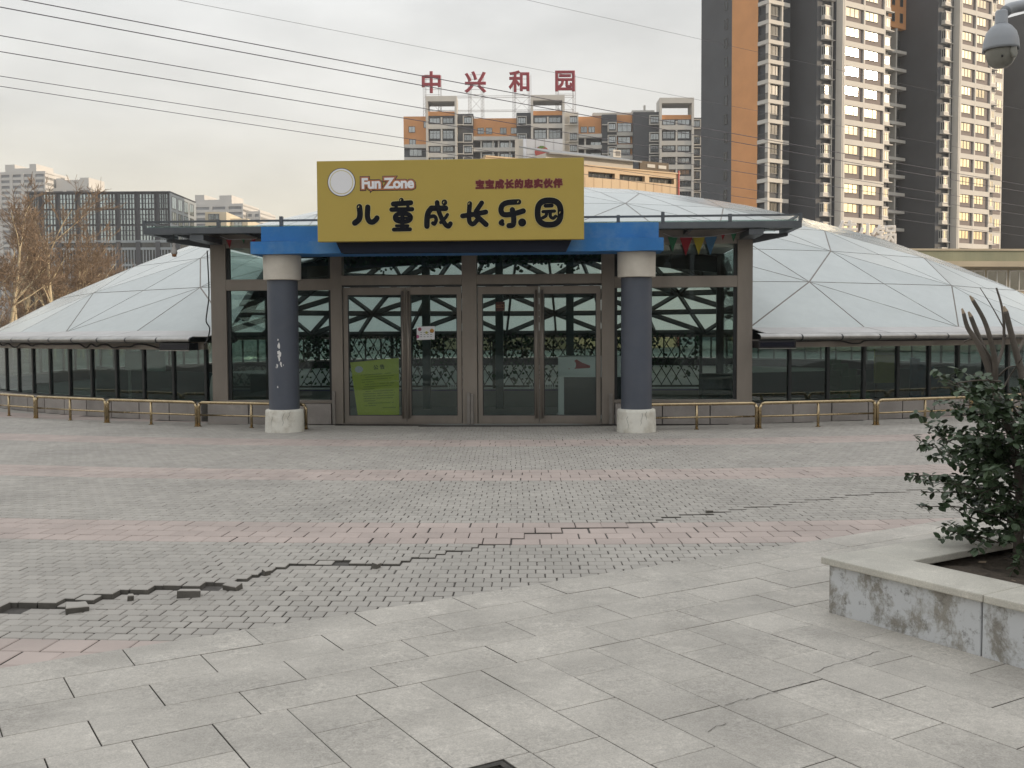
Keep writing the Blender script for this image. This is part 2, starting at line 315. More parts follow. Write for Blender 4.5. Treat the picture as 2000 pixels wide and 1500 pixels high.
for kind, nm, mt in ((0, 'sett', m_sett), (1, 'pink_paver', m_pink)):
    cand[kind].sort(key=lambda a: a[0])
    for a in cand[kind][300:]: tile(rest[kind], a[6], a[3], tx=a[4], ty=a[5])
    ln = (0.112, 0.205)[kind]; hx, hy = ln / 2 - 0.0024, ln / 2 - 0.0056
    one = MB(); tile(one, [(-hx, -hy), (hx, -hy), (hx, hy), (-hx, hy)]); me = one.mesh(nm, [mt, m_grime])
    for dep, c, th, z, tx, ty, q in cand[kind][:300]:
        o = bpy.data.objects.new(nm, me); link(o, paving); o.location = (c[0], c[1], z); o.rotation_euler = (ty, -tx, th + rng.uniform(-.01, .01)); o.scale = (rng.uniform(.975, 1.01), rng.uniform(.975, 1.01), 1)
    stuff(rest[kind].build(('sett_field', 'pink_paver_field')[kind], [mt, m_grime], paving, recalc=False))
# broken bits lying in the open crack
for px, py, sx, sy, rz, rx in ((150, 1192, .12, .09, .5, .12), (370, 1163, .13, .09, .2, -.14), (455, 1150, .10, .07, -.5, .2), (520, 1122, .05, .04, .9, .25), (735, 1108, .06, .045, 1.2, .2), (255, 1172, .035, .03, .4, .2), (1385, 1003, .06, .03, .2, .2)):
    b = MB(); tile(b, [(-sx / 2, -sy / 2), (sx / 2, -sy / 2.4), (sx / 2.3, sy / 2), (-sx / 2.2, sy / 2.2)], 0.022, depth=0.05)
    o = b.build('broken_sett', [m_sett, m_grime], paving); p = gnd(px, py); o.location = (p.x, p.y, 0.012); o.rotation_euler = (rx, 0.06, rz)

slabs = thing('slab_pavement', 'x', 'pavement'); del slabs['label'], slabs['category']; struct(slabs)
slabs.location = (SP.x, SP.y, 0); slabs.rotation_euler = (0, 0, SA)
PL_S, PL_T = 1.148, 1.37                                     # planter corner in slab coordinates
sbed = MB(); sbed.add([(-9, -9, -0.022), (9, -9, -0.028), (9, 0, -0.028), (-9, 0, -0.028)], [(0, 1, 2, 3)]); sbed.build('mortar_bed', m_joint, slabs)
DRAIN = (-1.66, -1.32, 2.078, 2.42)
meshes = {}
def slab(s0, s1, t0, t1):
    if s0 > PL_S - 0.01 and t0 > PL_T - 0.01 and s0 < 5: return
    g2 = 0.0022
    a, b = (s1 - s0) - 2 * g2, (t1 - t0) - 2 * g2; key = (round(a, 3), round(b, 3))
    if key not in meshes:
        mb = MB(); tile(mb, [(-a / 2, -b / 2), (a / 2, -b / 2), (a / 2, b / 2), (-a / 2, b / 2)], ch=0.0022, depth=0.04); meshes[key] = mb.mesh('slab', [m_slab, m_grime])
    o = bpy.data.objects.new('slab', meshes[key]); link(o, slabs); o.location = ((s0 + s1) / 2, -(t0 + t1) / 2, 0.004 + rng.uniform(-.0012, .0012)); o.rotation_euler = (rng.uniform(-.002, .002), rng.uniform(-.002, .002), 0)
tr = (0.0, 0.292, 0.592, 0.894, 1.195)
for r in range(4):
    o0 = -2.209 + (0.3 if r % 2 else 0) + rng.uniform(-.004, .004)
    for k in range(-8, 13): slab(o0 + 0.6 * k, o0 + 0.6 * (k + 1), tr[r], tr[r + 1])
for c in range(-14, 9):
    s0 = -0.006 + 0.3 * c
    if (c % 2) == 0: slab(s0, s0 + .3, 1.195, 1.495)
    for k in range(0, 8):
        t0 = (1.495 if c % 2 == 0 else 1.195) + 0.6 * k
        if s0 < DRAIN[1] - .01 and s0 + .3 > DRAIN[0] + .01 and t0 < DRAIN[3] - .01 and t0 + .6 > DRAIN[2] + .01:
            # slab cut round the drain cover
            for (a, b2, c2, d2) in ((s0, s0 + .3, t0, min(t0 + .6, DRAIN[2])), (s0, s0 + .3, max(t0, DRAIN[3]), t0 + .6), (s0, min(s0 + .3, DRAIN[0]), max(t0, DRAIN[2]), min(t0 + .6, DRAIN[3])), (max(s0, DRAIN[1]), s0 + .3, max(t0, DRAIN[2]), min(t0 + .6, DRAIN[3]))):
                if b2 - a > .02 and d2 - c2 > .02: slab(a, b2, c2, d2)
            continue
        slab(s0, s0 + .3, t0, t0 + .6)
for path in ([(1417, 1381), (1445, 1371), (1470, 1366), (1504, 1357), (1540, 1349), (1570, 1338), (1599, 1329)], [(1587, 1317), (1620, 1303), (1650, 1296), (1690, 1284), (1725, 1270)], [(1384, 1432), (1400, 1421), (1424, 1416)]):
    ck = MB(); rc_ = random.Random(len(path)); P = []
    for a, b in zip(path, path[1:]):
        for k in range(4): s = k / 4; p = gnd(a[0] + (b[0] - a[0]) * s + rc_.uniform(-2, 2), a[1] + (b[1] - a[1]) * s + rc_.uniform(-1.5, 1.5)); P.append(p)
    vs = []; w_ = .0016
    for p in P: s, t = st(p.x, p.y); vs += [(s, -t - w_ * rc_.uniform(.5, 1.4), .0066), (s, -t + w_ * rc_.uniform(.5, 1.4), .0066)]
    ck.add(vs, [(2 * k, 2 * k + 2, 2 * k + 3, 2 * k + 1) for k in range(len(P) - 1)]); ck.build('crack', m_grime, slabs)
m_iron = M('cast_iron', (0.05, 0.047, 0.043), 0.6, 0.6, var=0.3, scale=20, bump=0.5, bscale=90, dirt=0.5, dirtcol=(0.16, 0.14, 0.11), dirtscale=9)
dr = thing('drain_cover', 'small square dark iron cover set into the granite slabs', 'drain cover', (*sxy(DRAIN[0], DRAIN[2]), 0), SA)
a, b = DRAIN[1] - DRAIN[0], DRAIN[3] - DRAIN[2]
f = MB(); f.box(.006, a - .006, -b + .006, -b + .03, -.03, .001); f.box(.006, a - .006, -.03, -.006, -.03, .001); f.box(.006, .03, -b + .03, -.03, -.03, .001); f.box(a - .03, a - .006, -b + .03, -.03, -.03, .001); f.build('frame', m_iron, dr)
p = MB(); p.box(.034, a - .034, -b + .034, -.034, -.03, -.008); p.build('plate', m_iron, dr)
p = MB(); p.lathe([(.035, -.0078), (.035, -.003), (.028, -.003), (.028, -.0078)], 24, (a * .62, -b * .3), cap=False); p.build('ring_boss', M('worn_brass', (0.30, 0.27, 0.18), .5, .6, var=.2, scale=40), dr)
# ================================================================ DOMED HALL
def panel_material():
    mt = bpy.data.materials.new('frosted_panel'); mt.use_nodes = True; nt = mt.node_tree; N = nt.nodes; L = nt.links; N.clear()
    g = N.new('ShaderNodeNewGeometry'); oi = N.new('ShaderNodeObjectInfo')
    mp = N.new('ShaderNodeMapping'); mp.inputs['Scale'].default_value = (1.0, 1.0, 1.6); L.new(g.outputs['Position'], mp.inputs[0])
    n1 = N.new('ShaderNodeTexNoise'); n1.inputs['Scale'].default_value = 0.9; n1.inputs['Detail'].default_value = 7; n1.inputs['Roughness'].default_value = 0.62; n1.inputs['Distortion'].default_value = 0.6; L.new(mp.outputs[0], n1.inputs['Vector'])
    n2 = N.new('ShaderNodeTexNoise'); n2.inputs['Scale'].default_value = 5.0; n2.inputs['Detail'].default_value = 8; n2.inputs['Roughness'].default_value = 0.7; L.new(g.outputs['Position'], n2.inputs['Vector'])
    add = N.new('ShaderNodeMath'); add.operation = 'ADD'; L.new(n1.outputs['Fac'], add.inputs[0]); L.new(n2.outputs['Fac'], add.inputs[1])
    r = N.new('ShaderNodeMapRange'); r.inputs['From Min'].default_value = 0.75; r.inputs['From Max'].default_value = 1.3; r.inputs['To Min'].default_value = 0.90; r.inputs['To Max'].default_value = 1.07; L.new(add.outputs[0], r.inputs['Value'])
    r2 = N.new('ShaderNodeMapRange'); r2.inputs['To Min'].default_value = 0.92; r2.inputs['To Max'].default_value = 1.05; L.new(oi.outputs['Random'], r2.inputs['Value'])
    mm = N.new('ShaderNodeMath'); mm.operation = 'MULTIPLY'; L.new(r.outputs[0], mm.inputs[0]); L.new(r2.outputs[0], mm.inputs[1])
    h = N.new('ShaderNodeHueSaturation'); h.inputs['Color'].default_value = (0.735, 0.78, 0.76, 1); L.new(mm.outputs[0], h.inputs['Value'])
    d = N.new('ShaderNodeBsdfDiffuse'); L.new(h.outputs[0], d.inputs[0])
    t = N.new('ShaderNodeBsdfTranslucent'); t.inputs[0].default_value = (0.80, 0.86, 0.84, 1)
    a = N.new('ShaderNodeMixShader'); a.inputs[0].default_value = 0.42; L.new(d.outputs[0], a.inputs[1]); L.new(t.outputs[0], a.inputs[2])
    gl = N.new('ShaderNodeBsdfGlossy'); gl.inputs['Roughness'].default_value = 0.22; gl.inputs[0].default_value = (.95, .97, .97, 1)
    fr = schlick(nt, 1.5)
    b = N.new('ShaderNodeMixShader'); L.new(fr.outputs[0], b.inputs[0]); L.new(a.outputs[0], b.inputs[1]); L.new(gl.outputs[0], b.inputs[2])
    o = N.new('ShaderNodeOutputMaterial'); L.new(b.outputs[0], o.inputs[0]); return mt
m_panel = panel_material(); m_clear = glass('panel_underside', (.93, .96, .95), refl=.6, rough=.1)
m_rib = M('rib_steel', (0.045, 0.047, 0.046), 0.55, 0.1, var=0.12, scale=3)
m_seam = M('seam_strip', (0.20, 0.175, 0.155), 0.6, 0.1, var=0.15, scale=4)
m_eave = M('eave_plate', (0.47, 0.455, 0.44), 0.5, 0.15, var=0.10, scale=2.5, dirt=0.3, dirtcol=(0.3, 0.28, 0.26), dirtscale=1.6)
m_gutter = M('gutter_metal', (0.40, 0.39, 0.37), 0.30, 0.85, var=0.15, scale=5, dirt=0.35, dirtcol=(0.16, 0.15, 0.14), dirtscale=3)
m_bronze = M('brushed_frame', (0.26, 0.228, 0.195), 0.42, 0.4, var=0.16, scale=1.3, dirt=0.35, dirtcol=(0.16, 0.14, 0.125), dirtscale=1.8, rvar=0.08, stretch=(1, 1, 0.35))
m_dark = M('dark_frame', (0.028, 0.031, 0.032), 0.4, 0.3, var=0.15, scale=4)
m_header = M('header_strip', (0.36, 0.32, 0.28), 0.55, 0.2, var=0.15, scale=2, dirt=.35, dirtcol=(.13, .115, .10), dirtscale=1.5)
m_plinth = granite('plinth_granite', (0.30, 0.272, 0.25), 0.10, 0.16)
m_pane = glass('window_glass', (0.56, 0.655, 0.635), refl=1.4, base=0.06, wav=0.12)
m_doorglass = glass('door_glass', (0.80, 0.86, 0.84), refl=.8, wav=0.05)
m_floor = M('hall_floor', (0.22, 0.23, 0.22), 0.45, var=0.08, scale=1.0)
hall = thing('domed_hall', 'low round hall roofed by a shallow dome of frosted triangular panels', 'building', (DC.x, DC.y, 0))
R0, ZE, RISE = 15.1, 1.56, 4.15; RS = (R0 * R0 + RISE * RISE) / (2 * RISE); SZ = ZE + RISE - RS
def dz(r): return SZ + math.sqrt(RS * RS - r * r)
RR = [15.1, 13.54, 12.0, 10.45, 8.65, 6.8, 4.9, 3.0, 1.2]; NM = 42; DTH = rad(360 / NM); TH0 = rad(20.9)
def polar(r, th, z): return Vector((r * math.sin(th), -r * math.cos(th), z))
def is_node(i, m): return (m % 2 == 1) if i % 2 == 0 else (m % 2 == 0)
def dome_pt(i, m):
    if i == 0 or is_node(i, m): return polar(RR[i], TH0 + m * DTH, dz(RR[i]))
    return (dome_pt(i, m - 1) + dome_pt(i, m + 1)) / 2
VU0, VU1, VW = -4.42, 4.50, 3.35                             # plan of the glazed entrance box cut out of the dome
def uw_local(p): return ent_uw((p[0] + DC.x, p[1] + DC.y))
def clip3(poly, fn):
    out = []
    for i in range(len(poly)):
        a, b = poly[i], poly[(i + 1) % len(poly)]; fa, fb = fn(a), fn(b)
        if fa >= 0: out.append(a)
        if fa * fb < 0: out.append(a + (b - a) * (fa / (fa - fb)))
    return out if len(out) >= 3 else []
def outside_pieces(poly):
    U = [uw_local(p) for p in poly]
    if all(u < VU0 for u, w in U) or all(u > VU1 for u, w in U) or all(w > VW for u, w in U): return [poly]
    res = [clip3(poly, lambda p: VU0 - uw_local(p)[0]), clip3(poly, lambda p: uw_local(p)[0] - VU1)]
    mid = clip3(poly, lambda p: uw_local(p)[0] - VU0)
    if mid: mid = clip3(mid, lambda p: VU1 - uw_local(p)[0])
    if mid: mid = clip3(mid, lambda p: uw_local(p)[1] - VW)
    return [r for r in res + [mid] if r]
def shrink(poly, k):
    c = sum(poly, Vector()) / len(poly); n = len(poly); out = []
    nrm = (poly[1] - poly[0]).cross(poly[2] - poly[0]).normalized()
    for i in range(n):
        a, p, b = poly[i - 1], poly[i], poly[(i + 1) % n]; e1 = (p - a).normalized(); e2 = (b - p).normalized()
        n1, n2 = nrm.cross(e1), nrm.cross(e2); d = n1 + n2; q = d / max(0.15, 1 + n1.dot(n2)); q = q.normalized() * min(q.length, 4.0)
        if (c - p).dot(q) < 0: q = -q
        out.append(p + q * k)
    return out, nrm
polys = []; edges = {}
def key(i, m): return (i, m % NM)
def add_edge(a, b): edges[tuple(sorted((key(*a), key(*b))))] = (a, b)
for i in range(len(RR) - 1):
    for m_ in range(NM):
        if is_node(i + 1, m_): tris = [((i + 1, m_), (i, m_ - 1), (i, m_)), ((i + 1, m_), (i, m_), (i, m_ + 1))]
        else: tris = [((i, m_), (i + 1, m_), (i + 1, m_ - 1)), ((i, m_), (i + 1, m_ + 1), (i + 1, m_))]
        for t in tris:
            P3 = [dome_pt(*v) for v in t]
            if (P3[1] - P3[0]).cross(P3[2] - P3[0]).z < 0: P3 = [P3[0], P3[2], P3[1]]
            for a, b in ((0, 1), (1, 2), (2, 0)): add_edge(t[a], t[b])
            for q in outside_pieces(P3):
                c = sum(q, Vector()) / len(q)
                ar = sum(((q[k] - q[0]).cross(q[k + 1] - q[0])).length for k in range(1, len(q) - 1)) / 2
                if ar < 0.02: continue
                polys.append((q, c, ar))
def seen(c, ar):
    w = c + Vector((DC.x, DC.y, 0)); px, py, d = proj(w); n = Vector((c.x, c.y, c.z - SZ)).normalized()
    return -ar * max(0.0, n.dot((EYE - w).normalized())) / d ** 2 + (0 if -60 < px < 2060 else 1) + (0.5 if n.dot(EYE - w) < 0 else 0)
polys.sort(key=lambda a: seen(a[1], a[2]))
back = MB()
for k, (q, c, ar) in enumerate(polys):
    s, n = shrink(q, 0.014); top = s; bot = [p - n * 0.018 for p in s]; N_ = len(s)
    mb = MB() if k < 300 else back
    mb.add(bot + top, [tuple(range(N_, 2 * N_))]); mb.add(bot + top, [tuple(range(N_ - 1, -1, -1))] + [(j, (j + 1) % N_, N_ + (j + 1) % N_, N_ + j) for j in range(N_)], 1)
    if k < 300: mb.build('roof_panel', [m_panel, m_clear], hall, recalc=False)
stuff(back.build('roof_panel_field', [m_panel, m_clear], hall, recalc=False))
hub = MB(); hub.lathe([(1.22, dz(1.2) - .04), (1.22, dz(1.2) + .02), (0.0, dz(0) + .03)], 24, cap=False); hub.build('crown_cap', m_eave, hall, True)
ribs = []
for a, b in edges.values():
    A, B = dome_pt(*a), dome_pt(*b); segs = [(A, B)]; uA, uB = uw_local(A), uw_local(B)
    out = []; NSEG = 12; cur = None                          # walk along the member and keep what lies outside the entrance box
    for j in range(NSEG + 1):
        p = A.lerp(B, j / NSEG); u, w = uw_local(p); ins = VU0 < u < VU1 and w < VW
        if not ins and cur is None: cur = p
        if cur is not None and (ins or j == NSEG):
            if (p - cur).length > 0.1: out.append((cur, p))
            cur = None
    ribs += out
ribs.sort(key=lambda s: ((s[0] + s[1]) / 2 + Vector((DC.x, DC.y, 0)) - EYE).length)
lat = MB(); strips = MB()
for k, (A, B) in enumerate(ribs):
    n = Vector(((A.x + B.x) / 2, (A.y + B.y) / 2, (A.z + B.z) / 2 - SZ)).normalized()
    mb = MB() if k < 250 else lat
    mb.bar(A - n * 0.125, B - n * 0.125, 0.085, 0.19, n)
    strips.bar(A - n * 0.014, B - n * 0.014, 0.05, 0.012, n)
    if k < 250: mb.build('rib', m_rib, hall)
stuff(lat.build('rib_lattice', m_rib, hall)); stuff(strips.build('sealing_strips', m_seam, hall))
# deep beams that trim the opening cut for the entrance
def ent_local(u, w): p = ENT_O + EX * u + EY * w - DC; return p
for u in (VU0 - 0.05, VU1 + 0.05):
    pts = []
    for w in (1.9, 2.4, 2.9, VW + 0.1):
        p = ent_local(u, w); r = p.length
        if r < R0: pts.append(Vector((p.x, p.y, dz(r) - 0.22)))
    mb = MB()
    for a, b in zip(pts, pts[1:]): mb.bar(a, b, 0.12, 0.34)
    mb.build('trim_beam', m_rib, hall)
mb = MB()
tp = [ent_local(u, VW + 0.05) for u in (VU0, -2.2, 0, 2.2, VU1)]
tp = [Vector((p.x, p.y, dz(p.length) - 0.2)) for p in tp]
for a, b in zip(tp, tp[1:]): mb.bar(a, b, 0.12, 0.3)
mb.build('trim_beam', m_rib, hall)
# eave: sloping metal plates, gutter, header, window band and granite plinth, all round except across the entrance
DP = rad(360 / 134); TP = rad(14.5)
def clear_of_entrance(th, half): return not (rad(-22.55) < th < rad(11.75))
plate = MB(); h = DTH / 2 - rad(0.04)
for s0, s1 in ((-h, 0), (0, h)):
    a = [polar(15.09, s0, dz(15.1) + .012), polar(15.09, s1, dz(15.1) + .012), polar(15.72, s1, 1.475), polar(15.72, s0, 1.475)]
    plate.add(a + [p - Vector((0, 0, .015)) for p in a], [(0, 1, 2, 3), (7, 6, 5, 4), (0, 4, 5, 1), (1, 5, 6, 2), (2, 6, 7, 3), (3, 7, 4, 0)])
pm = plate.mesh('eave_plate', m_eave)
for k in range(NM):
    th = TH0 + (k + 0.5) * DTH; th = (th + math.pi) % (2 * math.pi) - math.pi
    if rad(-21) < th < rad(10): continue
    o = bpy.data.objects.new('eave_plate', pm); link(o, hall); o.rotation_euler = (0, 0, th)
gm = MB(); hp = DP / 2
for j in range(7):
    pass
prof = [(15.66, 1.475), (15.72, 1.472), (15.80, 1.455), (15.835, 1.425), (15.83, 1.39), (15.79, 1.365), (15.72, 1.355), (15.64, 1.36)]
for e0, e1 in ((-hp * .985, 0), (0, hp * .985)):
    vs = [polar(r, e, z) for e in (e0, e1) for r, z in prof]; n = len(prof)
    gm.add(vs, [(k, k + 1, n + k + 1, n + k) for k in range(n - 1)])
gmesh = gm.mesh('gutter_section', m_gutter, True)
br = MB(); vs = [polar(r + .006, e, z - .003) for e in (hp - rad(.05), hp + rad(.05)) for r, z in prof]; n = len(prof); br.add(vs, [(k, k + 1, n + k + 1, n + k) for k in range(n - 1)]); bmesh_ = br.mesh('gutter_strap', m_dark)
pn = MB(); pn.box(-.335, .335, -15.405, -15.397, .365, 1.235); pmesh = pn.mesh('window_pane', m_pane)
mu = MB(); mu.box(-.026, .026, -15.44, -15.37, .345, 1.24); mmesh = mu.mesh('mullion', m_dark)
blk = MB(); a0 = hp - rad(.045)
blk.prism([polar(15.28, -a0, 0)[:2], polar(15.55, -a0, 0)[:2], polar(15.55, 0, 0)[:2], polar(15.55, a0, 0)[:2], polar(15.28, a0, 0)[:2]], 0.0, .325); bkm = blk.mesh('plinth_block', m_plinth)
hd = MB(); hd.prism([polar(15.36, -hp * .998, 0)[:2], polar(15.47, -hp * .998, 0)[:2], polar(15.47, hp * .998, 0)[:2], polar(15.36, hp * .998, 0)[:2]], 1.24, 1.372); hdm = hd.mesh('header_strip', m_header)
sil = MB(); sil.prism([polar(15.33, -hp * .998, 0)[:2], polar(15.50, -hp * .998, 0)[:2], polar(15.50, hp * .998, 0)[:2], polar(15.33, hp * .998, 0)[:2]], .327, .346); slm = sil.mesh('window_sill', m_dark)
for k in range(134):
    th = TP + (k + 0.5) * DP; th = (th + math.pi) % (2 * math.pi) - math.pi
    if rad(-23.2) < th < rad(12.2): continue
    for me, nm in ((gmesh, 'gutter_section'), (pmesh, 'window_pane'), (bkm, 'plinth_block'), (hdm, 'header_strip'), (slm, 'window_sill'), (bmesh_, 'gutter_strap')):
        o = bpy.data.objects.new(nm, me); link(o, hall); o.rotation_euler = (0, 0, th)
    o = bpy.data.objects.new('mullion', mmesh); link(o, hall); o.rotation_euler = (0, 0, th + hp)
core = MB(); nn = 100; a_, b_ = rad(12.4), rad(360 - 23.4)
for k in range(nn):
    s0, s1 = a_ + (b_ - a_) * k / nn, a_ + (b_ - a_) * (k + 1) / nn
    core.prism([polar(15.1, s0, 0)[:2], polar(15.27, s0, 0)[:2], polar(15.27, s1, 0)[:2], polar(15.1, s1, 0)[:2]], 0, .3)
core.build('plinth_core', m_dark, hall)
fl = MB(); fl.lathe([(15.2, -0.01), (15.2, 0.006)], 96); struct(fl.build('floor', m_floor)).location = (DC.x, DC.y, 0)

# ================================================================ GLAZED ENTRANCE BOX
ves = thing('entrance_vestibule', 'glazed metal entrance box with two double doors under a flat canopy', 'entrance', (ENT_O.x, ENT_O.y, 0), PH)
def vb(name, mt, *boxes, parent=ves, bevel=0.006):
    b = MB()
    for q in boxes: b.box(*q)
    return b.build(name, mt, parent, bevel=bevel)
for a, b in ((-4.416, -4.156), (4.262, 4.508)): vb('post', m_bronze, (a, b, 0, .25, .30, 3.0))
for a, b in ((-2.395, -2.205), (-.216, .029), (2.071, 2.279)): vb('post', m_bronze, (a, b, -.02, .18, 0, 3.0))
for a, b, k in ((-4.156, -2.395, 0), (2.279, 4.262, 1)):
    vb('transom_rail', m_bronze, (a, b, .0, .16, 2.226, 2.412)); vb('sill_rail', m_bronze, (a, b, -.01, .18, .345, .40)); vb('head_rail', m_header, (a, b, .02, .2, 2.93, 3.0))
    vb('inner_frame', m_dark, (a, a + .05, .05, .12, .40, 2.226), (b - .05, b, .05, .12, .40, 2.226), (a, a + .05, .05, .12, 2.412, 2.93), (b - .05, b, .05, .12, 2.412, 2.93), bevel=0)
    vb('window_pane', m_doorglass, (a + .05, b - .05, .08, .09, .402, 2.224), bevel=0); vb('window_pane', m_doorglass, (a + .05, b - .05, .08, .09, 2.414, 2.928), bevel=0)
n = 3
for a, b in ((-4.5, -2.40), (2.285, 4.6)):
    w = (b - a) / n
    for j in range(n): vb('plinth_block', m_plinth, (a + w * j + .008, a + w * (j + 1) - .008, -.04, .25, 0, .34))
    vb('plinth_core', m_dark, (a + .01, b - .01, .0, .22, .0, .33), bevel=0)
for a, b in ((-2.205, -.216), (.029, 2.071)):
    vb('door_header', m_bronze, (a, b, -.03, .16, 2.30, 2.46)); vb('transom_pane', m_doorglass, (a + .02, b - .02, .08, .09, 2.462, 2.97), bevel=0)
    vb('track_cover', m_dark, (a, b, -.015, .12, 2.272, 2.299), bevel=0)
    vb('threshold', m_bronze, (a, b, -.02, .14, 0, .012), bevel=0)
    mid = (a + b) / 2 + (.06 if a < -1 else 0)
    for p, q, hx in ((a + .012, mid - .003, mid - .045), (mid + .003, b - .012, mid + .05)):
        d = MB(); s = .075
        d.box(p, p + s, .02, .075, .014, 2.265); d.box(q - s, q, .02, .075, .014, 2.265); d.box(p + s, q - s, .02, .075, .014, .139); d.box(p + s, q - s, .02, .075, 2.14, 2.265)
        leaf = d.build('door', m_bronze, ves, bevel=.004)
        vb('pane', m_doorglass, (p + s, q - s, .043, .052, .139, 2.14), parent=leaf, bevel=0)
        g_ = MB(); g_.box(p + s, p + s + .012, .03, .065, .139, 2.14); g_.box(q - s - .012, q - s, .03, .065, .139, 2.14); g_.box(p + s, q - s, .03, .065, .139, .15); g_.box(p + s, q - s, .03, .065, 2.129, 2.14); g_.build('gasket', m_dark, leaf)
        t = MB(); t.tube([(hx, -.055, .10), (hx, -.055, 2.2)], .019, 10); t.bar((hx, -.055, .14), (hx, .03, .14), .02, .02); t.bar((hx, -.055, 2.15), (hx, .03, 2.15), .02, .02); t.build('handle', m_bronze, leaf, True)
for a, b, z in ((-.14, -.085, .52), (-.08, -.03, .50), (2.19, 2.25, .5), (-2.38, -2.33, .55)):
    vb('floor_bolt', M('bolt_steel', (0.27, 0.25, 0.23), .4, .6, var=.15, scale=6), (a, b, -.07, -.022, .0, z))
# side walls and roof
m_roofmetal = M('canopy_steel', (0.105, 0.115, 0.125), 0.5, 0.3, var=0.12, scale=3, dirt=.3, dirtcol=(.2, .2, .2), dirtscale=2)
m_soffit = M('soffit_board', (0.17, 0.165, 0.155), 0.7, var=0.15, scale=2)
for u in (-4.40, 4.46):
    vb('side_pane', m_doorglass, (u - .005, u + .005, .26, 3.2, .4, 2.96), bevel=0)
    vb('rear_post', m_rib, (u - .07, u + .07, 3.22, 3.36, 0, 3.0))
for px in (832, 975, 1113):
    u = ent(px, 600, 3.35)[0]; vb('rear_post', M('teal_steel', (0.09, 0.12, 0.125), .5, .2), (u - .075, u + .075, 3.3, 3.44, 0, 3.0))
vb('header_board', m_header, (-4.44, 4.51, .005, .06, 3.0, 3.15), bevel=0)
vb('roof_slab', m_soffit, (-4.45, 4.52, .065, 3.5, 3.002, 3.06), bevel=0)
can = vb('canopy', m_roofmetal, (-5.16, 5.08, -.93, -.80, 3.085, 3.185), (-5.16, -5.06, -.8, .3, 3.085, 3.185), (4.98, 5.08, -.8, .3, 3.085, 3.185), bevel=0.004)
for k in range(9):
    u = -4.7 + k * 1.16; vb('rafter', m_roofmetal, (u - .03, u + .03, -.8, .3, 3.075, 3.15), parent=can, bevel=0)
vb('soffit', m_soffit, (-5.05, 4.97, -.8, .3, 3.152, 3.165), parent=can, bevel=0)
vb('canopy_glass', glass('canopy_sheet', (.7, .8, .78), refl=1.0), (-5.1, 5.02, -.90, .9, 3.195, 3.207), parent=can, bevel=0)
rl = MB(); rl.box(-5.16, 5.08, -.92, -.885, 3.262, 3.292)
rl.box(-5.16, -5.125, -.885, .6, 3.262, 3.292); rl.box(5.045, 5.08, -.885, .6, 3.262, 3.292)
rl.build('guard_rail', m_roofmetal, can)
for u, hh in ((-5.14, 0), (-3.95, 0), (-2.95, .04), (2.3, .0), (2.98, .04), (4.0, 0), (5.06, 0), (-2, 0), (1, 0), (-.5, 0)):
    vb('rail_stub', m_roofmetal, (u - .025, u + .025, -.935, -.87, 3.186, 3.30 + hh), parent=can, bevel=0)
for s, u0, u1 in ((-1, -4.42, -5.14), (1, 4.51, 5.06)):
    b = MB(); b.eprism([(u0, 2.93), (u0, 3.08), (u1, 3.08), (u1, 3.04)] if s < 0 else [(u0, 2.93), (u1, 3.04), (u1, 3.08), (u0, 3.08)], -.02, .12); b.build('bracket', m_roofmetal, can)
    b = MB(); b.box(min(u0, u0 - s * .22), max(u0, u0 - s * .22), -.9, .0, 2.985, 3.075); b.build('bracket', m_roofmetal, can)

# ================================================================ PORTICO: two round columns carrying a blue beam
def painted(name, col, under, amount, scale=3.0, rough=.55, crack_=0.0, thr=.60):
    mt = M(name, col, rough, var=.10, scale=2.0, dirt=amount, dirtcol=under, dirtscale=scale, bump=.15, bscale=30)
    return mt
m_blue = painted('blue_paint', (0.022, 0.17, 0.46), (0.16, 0.30, 0.46), .45, 2.6)
m_navy = M('navy_board', (0.004, 0.008, 0.022), .85, var=.15, scale=3)
m_shaft = M('slate_paint', (0.072, 0.083, 0.108), .5, var=.10, scale=1.5, dirt=.25, dirtcol=(.11, .115, .13), dirtscale=4)
m_cap = M('plaster', (0.60, 0.555, 0.48), .75, var=.08, scale=2, dirt=.35, dirtcol=(.40, .36, .30), dirtscale=2.5, bump=.2)
m_base = M('chipped_white', (0.70, 0.68, 0.61), .7, var=.08, scale=4, dirt=.6, dirtcol=(.36, .31, .23), dirtscale=4.5, bump=.35, bscale=25)
m_chip = M('bare_chip', (.66, .65, .63), .8, var=.1, scale=9)
por = thing('portico', 'pair of slate blue round columns carrying a stepped bright blue beam', 'portico', (ENT_O.x, ENT_O.y, 0), PH)
cr = random.Random(11)
